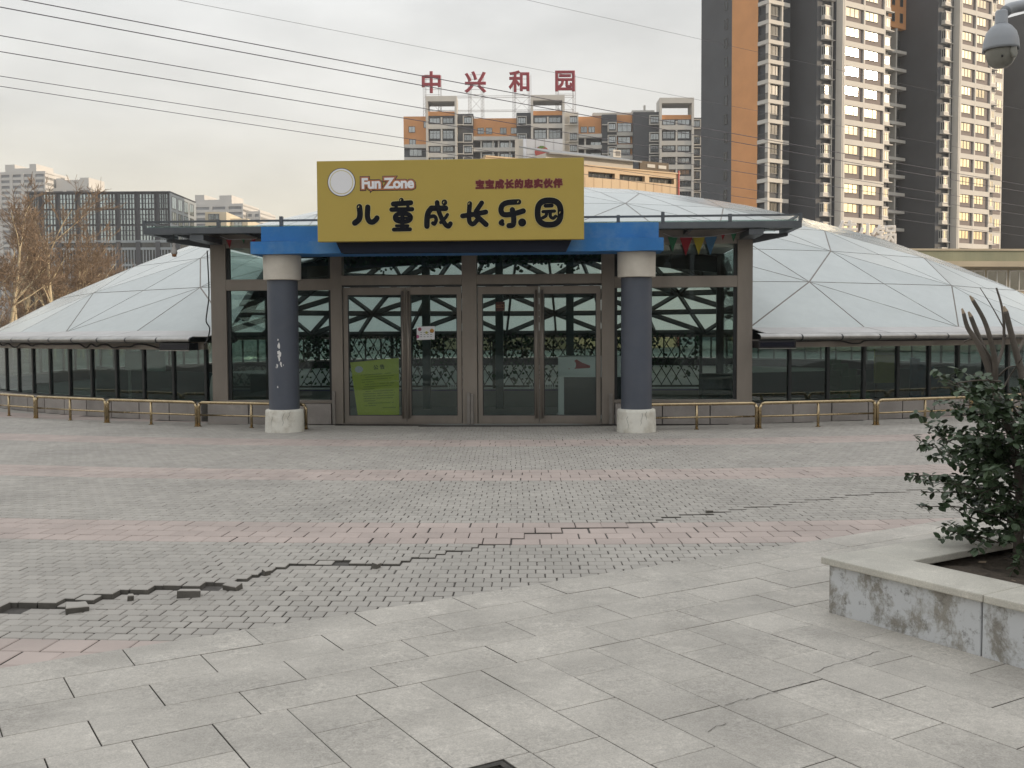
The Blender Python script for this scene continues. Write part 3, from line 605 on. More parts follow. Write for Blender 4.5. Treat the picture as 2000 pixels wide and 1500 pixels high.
for u in (-2.852, 2.557):
    w = -1.25
    c = MB(); c.lathe([(.232, .33), (.232, 2.34)], 40, (u, w)); shaft = c.build('column', m_shaft, por, True)
    md = shaft.modifiers.new('edge', 'EDGE_SPLIT'); md.split_angle = rad(50)
    c = MB(); c.lathe([(.298, 0), (.298, .05), (.290, .30), (.286, .335), (.27, .348)], 40, (u, w)); o = c.build('base', m_base, shaft, True); o.modifiers.new('edge', 'EDGE_SPLIT').split_angle = rad(50)
    c = MB(); c.lathe([(.272, 2.325), (.284, 2.332), (.288, 2.70)], 40, (u, w)); o = c.build('capital', m_cap, shaft, True); o.modifiers.new('edge', 'EDGE_SPLIT').split_angle = rad(50)
    if u < 0:                                                # flaked spots of bare plaster on the shaft
        for a0, z0, sz in ((.02, 1.32, .05), (.04, 1.22, .06), (.0, 1.16, .05), (.05, 1.12, .035), (.12, 1.05, .03), (-.10, 1.02, .03), (.16, 1.02, .02), (-.03, 1.42, .025), (-.18, 1.0, .02), (-.1, .7, .02), (.3, 1.03, .015)):
            a1 = a0 - .05; n = 9; vs = [(u, w, z0)]
            pts = []
            for k in range(n):
                q = sz * cr.uniform(.35, 1.0); t = 2 * math.pi * k / n; ang = -math.pi / 2 + a1 + q * math.cos(t) * .6 / .2345; pts.append((u + .2345 * math.cos(ang), w + .2345 * math.sin(ang), z0 + q * math.sin(t) * 1.3))
            f_ = MB(); f_.add(pts, [tuple(range(n))]); f_.build('flaked_patch', m_chip, shaft)
    for z0, a0, L_ in ((.05, -.5, .2), (.12, .15, .18), (.2, .45, .12)):
        pts = []; a1 = -math.pi / 2 + a0; zz = z0
        for k in range(6): pts.append((u + .296 * math.cos(a1), w + .296 * math.sin(a1), zz)); a1 += cr.uniform(-.06, .08); zz += L_ / 5
        t = MB(); t.tube(pts, .0018, 4); t.build('crack', m_dark, shaft)
def beam(name, u0, u1, w0, w1, z0, z1, mt):
    b = MB(); nseg = 24
    vs = []; fs = []
    for k in range(nseg + 1):
        u = u0 + (u1 - u0) * k / nseg; j = lambda a: cr.uniform(-a, a)
        vs += [(u, w0 + j(.004), z0 + j(.006)), (u, w0 + j(.004), z1 + j(.005)), (u, w1, z1), (u, w1, z0)]
    for k in range(nseg):
        o = 4 * k
        for q in range(4): fs.append((o + q, o + (q + 1) % 4, o + 4 + (q + 1) % 4, o + 4 + q))
    fs += [(0, 3, 2, 1), (4 * nseg, 4 * nseg + 1, 4 * nseg + 2, 4 * nseg + 3)]
    b.add(vs, fs); return b.build(name, mt, por)
beam('beam', -3.225, 2.93, -1.62, -.955, 2.703, 2.893, m_blue); beam('beam_course', -3.08, 2.862, -1.555, -.96, 2.895, 3.12, m_blue)

# ================================================================ SHOP SIGN
m_sign = M('ochre_vinyl', (0.46, 0.345, 0.082), .55, var=.03, scale=1.0, spec=.3)
m_black = M('black_vinyl', (0.006, 0.007, 0.010), .55, var=.02, spec=.15); m_pale = M('pale_outline', (.58, .50, .22), .5, var=.02); m_red = M('dark_red_vinyl', (0.125, 0.006, 0.010), .5, var=.02); m_redo = M('red_outline', (.42, .25, .12), .5, var=.02)
m_white = M('white_vinyl', (.80, .80, .82), .5, var=.03); m_orange = M('orange_vinyl', (.42, .155, .06), .5, var=.03); m_navyv = M('navy_vinyl', (.018, .022, .06), .5, var=.03)
sg = thing('shop_sign', 'long ochre yellow box sign with black cartoon lettering over the entrance', 'sign', (ENT_O.x, ENT_O.y, 0), PH)
vb('sign_box', m_sign, (-2.108, 1.757, -1.995, -1.86, 2.845, 4.003), parent=sg, bevel=.004)
vb('box_edge', m_pale, (-2.112, -2.109, -1.99, -1.865, 2.845, 4.003), (1.758, 1.761, -1.99, -1.865, 2.845, 4.003), (-2.108, 1.757, -1.99, -1.865, 4.0045, 4.0075), parent=sg, bevel=0)
b = MB(); b.eprism([(-1.80, 2.690), (1.50, 2.690), (1.60, 2.90), (-1.90, 2.90)], -1.858, -1.63); b.build('mounting_board', m_navy, sg)
b = MB()
for u in (-1.6, -.2, 1.3): b.box(u - .03, u + .03, -1.858, -1.56, 3.0, 3.06)
b.build('bracket', m_rib, sg)
SGN = [0]
def stroke(pts, width, mt, name, parent, wplane, grow=0.0, cv=None, lift=None):
    P = [Vector(cv(*p)) for p in pts]; k = Vector(cv(100, 0)) - Vector(cv(0, 0)); wd = (width + grow) * k.length / 100
    if len(P) > 2:                                           # smooth the path
        Q = []
        for i in range(len(P) - 1):
            p0, p1, p2, p3 = P[max(i - 1, 0)], P[i], P[i + 1], P[min(i + 2, len(P) - 1)]
            for s in range(5):
                t = s / 5; Q.append(0.5 * ((2 * p1) + (p2 - p0) * t + (2 * p0 - 5 * p1 + 4 * p2 - p3) * t * t + (3 * p1 - p0 - 3 * p2 + p3) * t ** 3))
        Q.append(P[-1]); P = Q
    mb = MB(); vs = []; fs = []; r = wd / 2; n = len(P)
    if n == 1:
        vs = [(P[0].x + r * math.cos(2 * math.pi * j / 20), P[0].y + r * math.sin(2 * math.pi * j / 20)) for j in range(20)]; fs = [tuple(range(20))]
    else:
        L_, R_ = [], []
        for i, p in enumerate(P):
            d = (P[min(i + 1, n - 1)] - P[max(i - 1, 0)]).normalized(); q = Vector((-d.y, d.x)) * r; L_.append(p + q); R_.append(p - q)
        vs = [(v.x, v.y) for v in L_] + [(v.x, v.y) for v in R_]; fs = [(i, n + i, n + i + 1, i + 1) for i in range(n - 1)]
        for p, d, li, ri in ((P[0], P[0] - P[1], 0, n), (P[-1], P[-1] - P[-2], 2 * n - 1, n - 1)):
            a0 = math.atan2(d.y, d.x); ids = [li]
            for j in range(1, 10): a = a0 - math.pi / 2 + math.pi * j / 10; vs.append((p.x + r * math.cos(a), p.y + r * math.sin(a))); ids.append(len(vs) - 1)
            ids.append(ri); fs.append(tuple(ids))
    SGN[0] += 1; wz = wplane - (0.0015 if lift is None else lift) - 0.00004 * (SGN[0] % 60)
    mb.add([(v[0], wz, v[1]) for v in vs], fs); return mb
def ring(cx, cy, rx, ry, n=26, sq=2.4):
    out = []
    for k in range(n + 1):
        t = 2 * math.pi * k / n; c, s = math.cos(t), math.sin(t); out.append((cx + rx * math.copysign(abs(c) ** (2 / sq), c), cy + ry * math.copysign(abs(s) ** (2 / sq), s)))
    return out
GLY = {
 'a': [([(100, 110), (106, 175), (95, 222), (60, 252)], 46), ([(175, 112), (172, 195), (188, 236), (218, 244), (246, 224), (256, 208)], 42)],
 'b': [([(473, 50)], 36), ([(402, 84), (556, 73)], 40), ([(430, 95), (424, 122)], 24), ([(530, 92), (532, 120)], 24), ([(385, 134), (568, 130)], 34), (ring(486, 205, 70, 36), 34), ([(425, 207), (548, 207)], 15), ([(482, 155), (482, 308)], 32), ([(428, 277), (532, 277)], 20), ([(406, 311), (550, 308)], 30)],
 'c': [([(855, 70)], 46), ([(700, 280), (702, 205), (714, 155), (740, 124)], 44), ([(738, 122), (865, 122)], 44), ([(790, 70), (800, 130), (832, 215), (868, 270), (893, 282), (908, 258)], 36), ([(725, 198), (765, 192), (782, 222), (768, 260), (752, 254)], 28), ([(882, 178), (862, 208), (822, 248)], 24)],
 'd': [([(1080, 80), (1074, 170), (1078, 240), (1108, 262), (1142, 232)], 36), ([(1016, 190), (1120, 175), (1222, 155)], 38), ([(1186, 74), (1135, 150)], 36), ([(1140, 190), (1225, 266)], 40)],
 'e': [([(1514, 65), (1415, 72), (1368, 98), (1358, 145), (1385, 178), (1465, 172), (1554, 146)], 42), ([(1458, 135), (1470, 210), (1464, 268), (1428, 276)], 42), ([(1368, 235), (1352, 252), (1372, 262)], 30), ([(1545, 248)], 66)],
 'f': [(ring(1784, 160, 102, 108, sq=2.6), 46), ([(1752, 100), (1808, 98)], 28), ([(1730, 152), (1832, 147)], 24), ([(1764, 156), (1756, 188), (1728, 206)], 24), ([(1796, 152), (1796, 194), (1820, 210), (1842, 192)], 24)],
}
def cvS(x, y): return ent(680 + x / 4.5455, 380 + y / 4.5455, -1.995)
WS = -1.995
for gk, sts in GLY.items():
    lo, hi = MB(), MB()
    for pts, wd in sts:
        q = stroke(pts, wd, None, '', None, WS, grow=15, cv=cvS, lift=.0012); lo.add(q.v, q.f)
        q = stroke(pts, wd, None, '', None, WS, grow=6, cv=cvS, lift=.0055); hi.add(q.v, q.f)
    g_ = hi.build('black_character', m_black, sg); lo.build('outline', m_pale, g_)
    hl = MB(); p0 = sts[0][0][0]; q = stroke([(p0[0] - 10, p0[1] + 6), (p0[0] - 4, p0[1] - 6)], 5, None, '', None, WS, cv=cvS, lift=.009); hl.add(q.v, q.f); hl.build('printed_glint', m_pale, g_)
line = '宝宝成长的忠实伙伴'
for k, ch in enumerate(line):
    px = 937.5 + k * 19.0; py = 361.5 - 2.6 * k / 8
    u, z = ent(px, py, WS)
    c = text_part('red_character', ch, .128, m_red, sg, (u, WS - .004, z), bevel=.0085, extrude=.0, flat=.06)
    text_part('outline', ch, .128, m_redo, c, (0, 0, -.0022), rot=(0, 0, 0), bevel=.0145, extrude=0, flat=.02)
u, z = ent(757, 359, WS)
t_ = text_part('brand_lettering', 'Fun Zone', .205, m_white, sg, (u, WS - .0075, z), bevel=.0085, extrude=.0, flat=.06, spacing=.95)
text_part('outline', 'Fun Zone', .205, m_orange, t_, (0, 0, -.0032), rot=(0, 0, 0), bevel=.028, extrude=0, flat=.02, spacing=.95)
text_part('outer_outline', 'Fun Zone', .205, m_navyv, t_, (0, 0, -.0050), rot=(0, 0, 0), bevel=.036, extrude=0, flat=.01, spacing=.95)
u, z = ent(667, 356, WS)
for nm, r_, l_, mt in (('badge', .205, .003, m_navyv), ('badge_disc', .196, .0045, m_white), ('badge_ring', .172, .006, m_pale), ('badge_field', .162, .0075, m_white)):
    b = MB(); b.add([(u + r_ * math.cos(2 * math.pi * k / 40), WS - l_, z + r_ * math.sin(2 * math.pi * k / 40)) for k in range(40)], [tuple(range(40))]); b.build(nm, mt, sg)
# ================================================================ LOW BRASS RAILINGS
m_brass = M('brass_tube', (0.46, 0.36, 0.22), .24, .95, var=.14, scale=5, dirt=.35, dirtcol=(.20, .15, .09), dirtscale=6, rvar=.08)
RC = Vector((0.87, 32.55)); RR_ = 16.78
def rail_section(a0, a1, label, dirn):
    mid = rad((a0 + a1) / 2); c = RC + Vector((RR_ * math.sin(mid), -RR_ * math.cos(mid)))
    t = thing('railing', label, 'railing', (c.x, c.y, 0), mid, 'low railings round the hall')
    L_ = 2 * RR_ * math.sin(rad(a1 - a0) / 2) - .05; h = .395; r = .026
    p = MB(); k = .07
    arc = [(-L_ / 2, 0, .01), (-L_ / 2, 0, h - k), (-L_ / 2 + k * .29, 0, h - k * .29), (-L_ / 2 + k, 0, h), (L_ / 2 - k, 0, h), (L_ / 2 - k * .29, 0, h - k * .29), (L_ / 2, 0, h - k), (L_ / 2, 0, .01)]
    p.tube([arc[2], arc[3], arc[4], arc[5]], r, 10); p.build('top_rail', m_brass, t, True)
    for s in (-1, 1):
        p = MB(); p.tube([(s * L_ / 2, 0, .0), (s * L_ / 2, 0, h - k), (s * (L_ / 2 - k * .29), 0, h - k * .29)], r, 10); p.build('post', m_brass, t, True)
    p = MB(); p.tube([(0, 0, .0), (0, 0, h - .02)], .022, 10); p.build('post', m_brass, t, True)
    p = MB(); p.tube([(-L_ / 2, 0, .19), (L_ / 2, 0, .19)], .015, 8); p.build('mid_rail', m_brass, t, True)
    for x in (-L_ / 2, 0, L_ / 2):
        p = MB(); p.lathe([(.042, 0), (.042, .006), (.03, .012)], 16, (x, 0)); p.build('foot', m_brass, t)
rail_section(-20.95, -14.1, 'low brass railing behind the flaked blue column', 1)
rail_section(-27.7, -20.95, 'low brass railing, second along from the flaked blue column', 1)
rail_section(-34.4, -27.7, 'low brass railing, third along from the flaked blue column', 1)
rail_section(-41.1, -34.4, 'low brass railing, fourth along from the flaked blue column', 1)
rail_section(3.4, 10.1, 'low brass railing behind the unflaked blue column', 1)
rail_section(10.1, 17.12, 'low brass railing between the unflaked column and the shrub', 1)
rail_section(17.12, 23.8, 'low brass railing partly behind the cut stems of the shrub', 1)
rail_section(23.8, 30.5, 'low brass railing mostly hidden by the leafy shrub', 1)

# ================================================================ FITTINGS ON THE HALL
m_led = M('led_black', (.012, .012, .014), .35, var=.1, scale=6); m_cable = M('black_cable', (.012, .012, .012), .5)
def hall_pt(r, deg): return Vector((DC.x + r * math.sin(rad(deg)), DC.y - r * math.cos(rad(deg))))
for deg, lab in ((-24.35, 'black display strip under the eave by the wavy cable'), (12.9, 'black display strip under the eave by the bunting side of the entrance')):
    c = hall_pt(15.72, deg); t = thing('display_strip', lab, 'display', (c.x, c.y, 1.235), rad(deg), 'display strips under the eave')
    b = MB(); b.box(-.33, .33, -.10, .13, .0, .12); b.build('case', m_led, t, bevel=.006)
    b = MB(); b.box(-.30, .30, -.104, -.1005, .022, .098); b.build('screen', M('led_screen', (.006, .007, .016), .2), t)
    b = MB(); b.box(-.32, .33, -.108, -.08, -.012, -.001); b.build('lower_trim', m_gutter, t)
def tubeobj(name, pts, r, mt, n=6, parent=None):
    b = MB(); b.tube(pts, r, n); return b.build(name, mt, parent, True)
pts = []; rc = random.Random(5); deg = -23.4; z = 1.335
zs = [1.335]
while deg > -52:
    p = hall_pt(15.53, deg); pts.append((p.x, p.y, z)); deg -= rc.uniform(.5, .95); z = rc.choice((1.335, 1.33, 1.325, 1.29, 1.265, 1.32))
def smooth(P, n=4):
    P = [Vector(p) for p in P]; Q = []
    for i in range(len(P) - 1):
        p0, p1, p2, p3 = P[max(i - 1, 0)], P[i], P[i + 1], P[min(i + 2, len(P) - 1)]
        for s in range(n):
            t = s / n; Q.append(0.5 * ((2 * p1) + (p2 - p0) * t + (2 * p0 - 5 * p1 + 4 * p2 - p3) * t * t + (3 * p1 - p0 - 3 * p2 + p3) * t ** 3))
    return Q + [P[-1]]
tag(tubeobj('cable', smooth(pts), .016, m_cable), 'black cable looping in waves under the gutter', 'cable')
pts = [(*hall_pt(15.585, d), z) for d, z in ((13.5, 1.34), (16, 1.345), (17.6, 1.34), (18.4, 1.30), (19.1, 1.30), (19.7, 1.345), (23, 1.34), (27, 1.345), (32, 1.34))]
tag(tubeobj('cable', smooth(pts), .014, m_cable), 'black cable hanging straight under the gutter, one short dip', 'cable')
p0 = ent_local(-4.46, .1) + DC
pts = [(p0.x, p0.y, z) for z in ()] 
pts = [(p0.x - .03, p0.y - .02, 2.9), (p0.x - .02, p0.y, 2.2), (p0.x - .05, p0.y - .02, 1.9), (p0.x - .07, p0.y - .02, 1.72), (p0.x - .02, p0.y, 1.6), (p0.x - .06, p0.y, 1.42), (p0.x - .1, p0.y - .05, 1.33)]
tag(tubeobj('cable', smooth(pts), .011, m_cable), 'black cable running down the entrance post to the eave', 'cable')
# bunting
flagc = {'green': (.03, .17, .08), 'red': (.30, .02, .03), 'yellow': (.40, .33, .03), 'blue': (.06, .16, .28)}
def bunting(lab, items, w):
    t = thing('bunting', lab, 'bunting', (ENT_O.x, ENT_O.y, 0), PH, 'pennant strings under the canopy')
    pts = [(ent(px, py, w)[0], w, ent(px, py, w)[1]) for px, py, c, s in items]
    ln = MB(); ln.tube([(pts[0][0] - .15, w, pts[0][2] + .06)] + pts + [(pts[-1][0] + .2, w, pts[-1][2] + .05)], .004, 5); ln.build('string', m_white, t)
    for (px, py, c, s), (u, w_, z) in zip(items, pts):
        f = MB(); n = 4; sz = s
        vs = [(u - sz * .09, w - .002, z), (u + sz * .09, w - .002, z), (u + .03 * sz, w + .03, z - .17 * sz), (u, w + .02, z - .26 * sz), (u - .03 * sz, w + .03, z - .17 * sz)]
        f.add(vs, [(0, 1, 2, 3, 4)]); f.build('pennant', M('flag_' + c, flagc[c], .7, var=.1, scale=5), t)
bunting('string of green, red, yellow and blue pennants beside the unflaked column', [(1314, 463, 'green', .9), (1340, 463, 'red', 1.15), (1365, 463, 'yellow', 1.1), (1388, 462, 'blue', 1.15), (1412, 458, 'red', .35), (1433, 456, 'green', .5)], -.06)
bunting('string of red and green pennants mostly hidden behind the flaked column', [(447, 468, 'red', .55), (475, 467, 'green', .3), (495, 467, 'red', .4)], -.06)
# a small cloth-covered lamp hanging under the canopy tip
u, z = ent(340, 478, -.85)
t = thing('hanging_lamp', 'small wrapped lamp hanging under the canopy tip', 'lamp', (*(ENT_O + EX * u + EY * -.85), 0), PH)
b = MB(); b.tube([(0, 0, 3.09), (0, 0, 2.93)], .006, 5); b.build('cord', m_cable, t)
b = MB(); b.lathe([(.012, 2.95), (.03, 2.93), (.022, 2.90), (.035, 2.86), (.05, 2.80), (.045, 2.775), (.0, 2.77)], 14, cap=False); b.build('shade', M('cloth_grey', (.40, .38, .36), .8, var=.2, scale=30), t, True)
b = MB(); b.lathe([(.036, 2.774), (.034, 2.735), (.0, 2.73)], 12, cap=False); b.build('bulb_cap', M('rust_cap', (.30, .14, .06), .6, var=.2, scale=30), t, True)

# ================================================================ INSIDE THE HALL
def estand(name, lab, cat, u, w, rz=0, group=None): return thing(name, lab, cat, (*(ENT_O + EX * u + EY * w), 0.006), PH + rz, group)
m_trel = M('trellis_wood', (.055, .06, .05), .7, var=.2, scale=5); m_ivy = M('ivy_leaf', (.022, .060, .024), .5, var=.35, scale=6, rnd=.35)
tw = 4.15
t = estand('trellis', 'dark diamond trellis wall overgrown with ivy inside the hall', 'trellis', 0, tw)
sl_ = MB(); sl_.bar((0, 0, .42), (.62, 0, 1.44), .018, .010, (0, 1, 0)); s1 = sl_.mesh('slat', m_trel)
sl_ = MB(); sl_.bar((0, .012, 1.44), (.62, .012, .42), .018, .010, (0, 1, 0)); s2 = sl_.mesh('slat', m_trel)
x = -4.2
while x < 3.7:
    for s_ in (s1, s2):
        o = bpy.data.objects.new('slat', s_); link(o, t); o.location = (x, 0, 0)
    x += .20
b = MB(); b.box(-4.25, 4.3, -.02, .03, 1.44, 1.48); b.build('rail', m_trel, t); b = MB(); b.box(-4.25, 4.3, -.02, .03, .38, .42); b.build('rail', m_trel, t)
for k in range(5): b = MB(); xx = -4.2 + k * 2.1; b.box(xx - .03, xx + .03, -.02, .03, 0, 1.44); b.build('post', m_trel, t)
def leaf_cloud(n, fn, size, rg):
    mb = MB()
    for _ in range(n):
        c = fn(rg)
        if c is None: continue
        c = Vector(c); s = size * rg.uniform(.6, 1.25); q = Matrix.Rotation(rg.uniform(0, 6.28), 3, 'Y') @ Matrix.Rotation(rg.uniform(-.9, .9), 3, 'X') @ Matrix.Rotation(rg.uniform(-.8, .8), 3, 'Z')
        vs = [c + q @ Vector(v) * s for v in ((0, 0, -.5), (.42, .05, -.1), (.3, 0, .3), (0, -.06, .55), (-.3, 0, .3), (-.42, .05, -.1))]
        mb.add(vs, [(0, 1, 2, 3), (0, 3, 4, 5)])
    return mb
rg = random.Random(8)
def ivyf(r):
    x = r.uniform(-4.2, 4.2); z = 1.46 - abs(r.gauss(0, .30)); 
    if r.random() < .35: z = r.uniform(.45, 1.4)
    if z < .42 or math.sin(x * 3.1) + r.gauss(0, .6) < -.4: return None
    return (x, r.uniform(-.07, .03), z)
stuff(leaf_cloud(2300, ivyf, .075, rg).build('ivy', m_ivy, t))
t = estand('planter_wall', 'low grey wall with tiny white picket fence under the trellis', 'low wall', 0, tw - .25)
b = MB(); b.box(-4.25, 4.3, -.1, .16, 0, .36); b.build('wall', M('grey_render', (.26, .27, .27), .6, var=.08, scale=2), t)
b = MB(); b.box(-4.25, 4.3, -.115, -.1, .33, .352); b.build('edge_strip', M('violet_edge', (.12, .12, .24), .5), t)
pk = MB(); pk.eprism([(-.014, .362), (.014, .362), (.014, .44), (0, .46), (-.014, .44)], -.05, -.04); pkm = pk.mesh('picket', m_white)
for base in (-2.6, -.9, .75, 2.0):
    for k in range(12):
        o = bpy.data.objects.new('picket', pkm); link(o, t); o.location = (base + k * .045, 0, 0)
    b = MB(); b.box(base - .02, base + .52, -.039, -.033, .39, .402); b.build('picket_rail', m_white, t)
g_ = estand('ivy_garland', 'green ivy garland hanging above the doors inside the glass', 'garland', 0, .3)
def garf(r):
    x = r.uniform(-2.6, 2.3); z = 2.97 - abs(r.gauss(0, .22))
    if z < 2.47 + .18 * abs(math.sin(x * 4)): return None
    return (x, r.uniform(-.08, .08), z)
stuff(leaf_cloud(1700, garf, .06, rg).build('leaves', m_ivy, g_))
b = MB(); b.tube([(-2.6, 0, 2.94), (2.3, 0, 2.94)], .01, 5); b.build('vine', m_trel, g_)
# reception counter
u0, zt = ent(1090, 697, 1.0); u1 = ent(1225, 697, 1.0)[0]
t = estand('counter', 'white reception counter with dark front behind the door glass', 'counter', u0, 1.0)
W_ = u1 - u0
b = MB(); b.box(0, W_, 0, .55, .72, zt); b.build('top_band', m_white, t, bevel=.01)
b = MB(); b.box(0, .10, 0, .55, .06, .72); b.build('end_panel', m_white, t, bevel=.005)
b = MB(); b.box(.10, W_, .03, .55, .06, .72); b.build('front_panel', M('counter_front', (.045, .05, .055), .35), t)
b = MB(); b.box(-.03, W_, -.03, .55, 0, .06); b.build('foot_board', m_white, t, bevel=.005)
b = MB(); b.add([(.18, -.003, .86), (.55, -.003, .88), (.56, -.003, .92), (.42, -.003, .97), (.32, -.003, 1.03), (.2, -.003, .96)], [tuple(range(6))]); em = b.build('red_emblem', M('emblem_red', (.36, .03, .03), .5), t)
b = MB(); b.add([(.24 + .07 * math.cos(k / 16 * 6.283), -.005, .935 + .085 * math.sin(k / 16 * 6.283)) for k in range(16)], [tuple(range(16))]); b.build('emblem_disc', m_white, em)
# hall furniture seen through the window band
m_pbase = M('teal_wall', (.035, .058, .062), .5, var=.1, scale=1)
pw = 0
for a0, a1, lab in ((-62, -24, 'low dark teal ring wall inside the hall beyond the wavy cable'), (13, 62, 'low dark teal ring wall inside the hall beyond the shrub')):
    t = thing('ring_wall', lab, 'low wall', (DC.x, DC.y, 0.006)); b = MB(); n = 24
    for k in range(n):
        s0, s1 = rad(a0 + (a1 - a0) * k / n), rad(a0 + (a1 - a0) * (k + 1) / n)
        b.prism([polar(12.6, s0, 0)[:2], polar(12.75, s0, 0)[:2], polar(12.75, s1, 0)[:2], polar(12.6, s1, 0)[:2]], 0, .70)
    b.build('wall', m_pbase, t)
def armchair(deg, r, col, lab, grp=None):
    p = hall_pt(r, deg); t = thing('armchair', lab, 'armchair', (p.x, p.y, .006), rad(deg) + .5)
    mt = M('chair_' + str(col), col, .5, var=.08, scale=3)
    b = MB(); b.lathe([(.30, .0), (.33, .12), (.34, .36), (.30, .40)], 20); b.build('seat', mt, t, True)
    b = MB()
    for k in range(9):
        a = rad(-20 + 220 * k / 9); a2 = rad(-20 + 220 * (k + 1) / 9); hh = .62 + .36 * math.sin(math.pi * (k + .5) / 9)
        b.prism([(.31 * math.cos(a), .31 * math.sin(a)), (.40 * math.cos(a), .40 * math.sin(a)), (.40 * math.cos(a2), .40 * math.sin(a2)), (.31 * math.cos(a2), .31 * math.sin(a2))], .1, hh)
    b.build('back_shell', mt, t)
armchair(22.0, 14.4, (.03, .14, .05), 'green tub chair behind the hall window by the yellow board')
armchair(30.2, 14.4, (.02, .10, .17), 'blue tub chair behind the hall window and the cut stems')
p = hall_pt(14.6, 24.6); t = thing('display_board', 'yellow display board standing behind the hall window', 'board', (p.x, p.y, .006), rad(24.6))
b = MB(); b.box(-.28, .28, 0, .03, .55, 1.18); b.build('panel', M('board_yellow', (.42, .36, .03), .6, var=.05), t)
b = MB(); b.box(-.28, .28, -.004, -.001, 1.06, 1.18); b.build('header', M('board_head', (.45, .42, .25), .6), t)
b = MB(); b.box(-.25, -.22, .0, .03, 0, .55); b.box(.22, .25, 0, .03, 0, .55); b.build('stand', m_dark, t)
for deg, lab in ((-25.2, 'white slim machine behind the hall window nearest the entrance post'), (-33.2, 'pale flat board on a post behind the hall window')):
    p = hall_pt(14.5, deg)
    if deg > -30:
        t = thing('white_machine', lab, 'machine', (p.x, p.y, .006), rad(deg)); b = MB(); b.lathe([(.10, .0), (.12, .2), (.13, .5), (.10, .72), (.04, .80)], 16); b.build('body', M('ivory', (.6, .6, .57), .4), t, True); b = MB(); b.lathe([(.16, 0), (.16, .03)], 16); b.build('foot', m_dark, t)
    else:
        t = thing('pale_board', lab, 'board', (p.x, p.y, .006), rad(deg)); b = MB(); b.box(-.45, .75, 0, .02, .80, 1.18); b.build('panel', M('pale_green', (.50, .58, .55), .6), t); b = MB(); b.box(-.36, -.30, .0, .03, 0, .8); b.build('post', M('ivory', (.6, .6, .57), .4), t)
# notices on the door glass
def sheet(name, lab, corners, w, mt, cat='notice'):
    c = [ent(px, py, w) for px, py in corners]; t = thing(name, lab, cat, (ENT_O.x, ENT_O.y, 0), PH)
    b = MB(); vs = [(u, w, z) for u, z in c] + [(u, w + .002, z) for u, z in c]; b.add(vs, [(0, 1, 2, 3), (7, 6, 5, 4), (0, 4, 5, 1), (1, 5, 6, 2), (2, 6, 7, 3), (3, 7, 4, 0)]); b.build('sheet', mt, t)
    return t, c
m_lime = M('lime_paper', (.40, .435, .05), .6, var=.05, scale=6)
t, c = sheet('notice', 'tilted lime green notice leaning inside the door glass', [(699, 813), (780, 812), (779, 699), (684, 708)], .056, m_lime)
A_, B_, C_, D_ = [Vector((u, z)) for u, z in c]
def bil(a, b): return (A_ * (1 - a) + B_ * a) * (1 - b) + (D_ * (1 - a) + C_ * a) * b
ang = math.atan2((C_ - D_).y, (C_ - D_).x); m_ink = M('ink', (.03, .045, .02), .7)
q = bil(.585, .865); text_part('title', '公 告', .085, m_ink, t, (q.x, .0545, q.y), rot=(math.pi / 2, 0 - ang, 0), offset=.002, extrude=.0003)
rowm = MB(); rn = random.Random(2)
for k in range(15):
    bb = .75 - k * .043; a = .20 + (.06 if k in (1, 4, 7, 12) else 0); end = .90 - (.45 if k in (3, 6, 11, 13) else rn.uniform(0, .06))
    if k == 14: a, end = .62, .95
    while a < end:
        q = bil(a, bb); s = .007
        if rn.random() > .08: rowm.add([(q.x - s, .0552, q.y - s), (q.x + s, .0552, q.y - s), (q.x + s, .0552, q.y + s), (q.x - s, .0552, q.y + s)], [(0, 1, 2, 3)])
        a += .024
rowm.build('text_rows', M('ink_faint', (.16, .20, .04), .7), t)
q = bil(.16, .86); b = MB(); b.add([(q.x + .07 * math.cos(k / 20 * 6.283), .0548, q.y + .055 * math.sin(k / 20 * 6.283)) for k in range(20)], [tuple(range(20))]); b.build('printed_disc', M('pale_disc', (.45, .43, .45), .6), t)
t, c = sheet('notice', 'small white card with coloured dots stuck on the door glass', [(814, 664), (849, 663), (849, 637), (814, 638)], .036, m_white)
for k, (a, bz, r_, col) in enumerate(((.17, .8, .03, (.35, .08, .12)), (.85, .68, .035, (.5, .25, .04)), (.04, .25, .03, (.5, .12, .25)), (.8, .05, .03, (.2, .3, .05)), (.55, .55, .022, (.45, .42, .1)))):
    u_, z_ = c[0][0] + (c[1][0] - c[0][0]) * a, c[0][1] + (c[3][1] - c[0][1]) * bz
    r_ = min(r_, max(.008, z_ - c[0][1] - .002)) if bz < .3 else r_; b = MB(); b.add([(max(c[0][0], min(c[1][0], u_ + r_ * math.cos(j / 14 * 6.283))), .0345 - k * .0001, z_ + r_ * math.sin(j / 14 * 6.283)) for j in range(14)], [tuple(range(14))]); b.build('dot', M('dot%d' % k, col, .6), t)
b = MB()
for k in range(3):
    for j in range(4): u_ = c[0][0] + .06 + j * .055; z_ = c[0][1] + .05 + k * .035; b.add([(u_, .0342, z_), (u_ + .03, .0342, z_), (u_ + .03, .0342, z_ + .008), (u_, .0342, z_ + .008)], [(0, 1, 2, 3)])
b.build('text_rows', M('ink_grey', (.2, .2, .2), .7), t)
t, c = sheet('notice', 'small dark red sign on the door glass below the header', [(968, 608), (986, 607), (986, 589), (968, 590)], .036, M('maroon_card', (.05, .015, .012), .6))
text_part('lettering', '出口', .07, M('gold_ink', (.25, .12, .05), .6), t, ((c[0][0] + c[1][0]) / 2, .0345, (c[0][1] + c[2][1]) / 2), extrude=.0003)

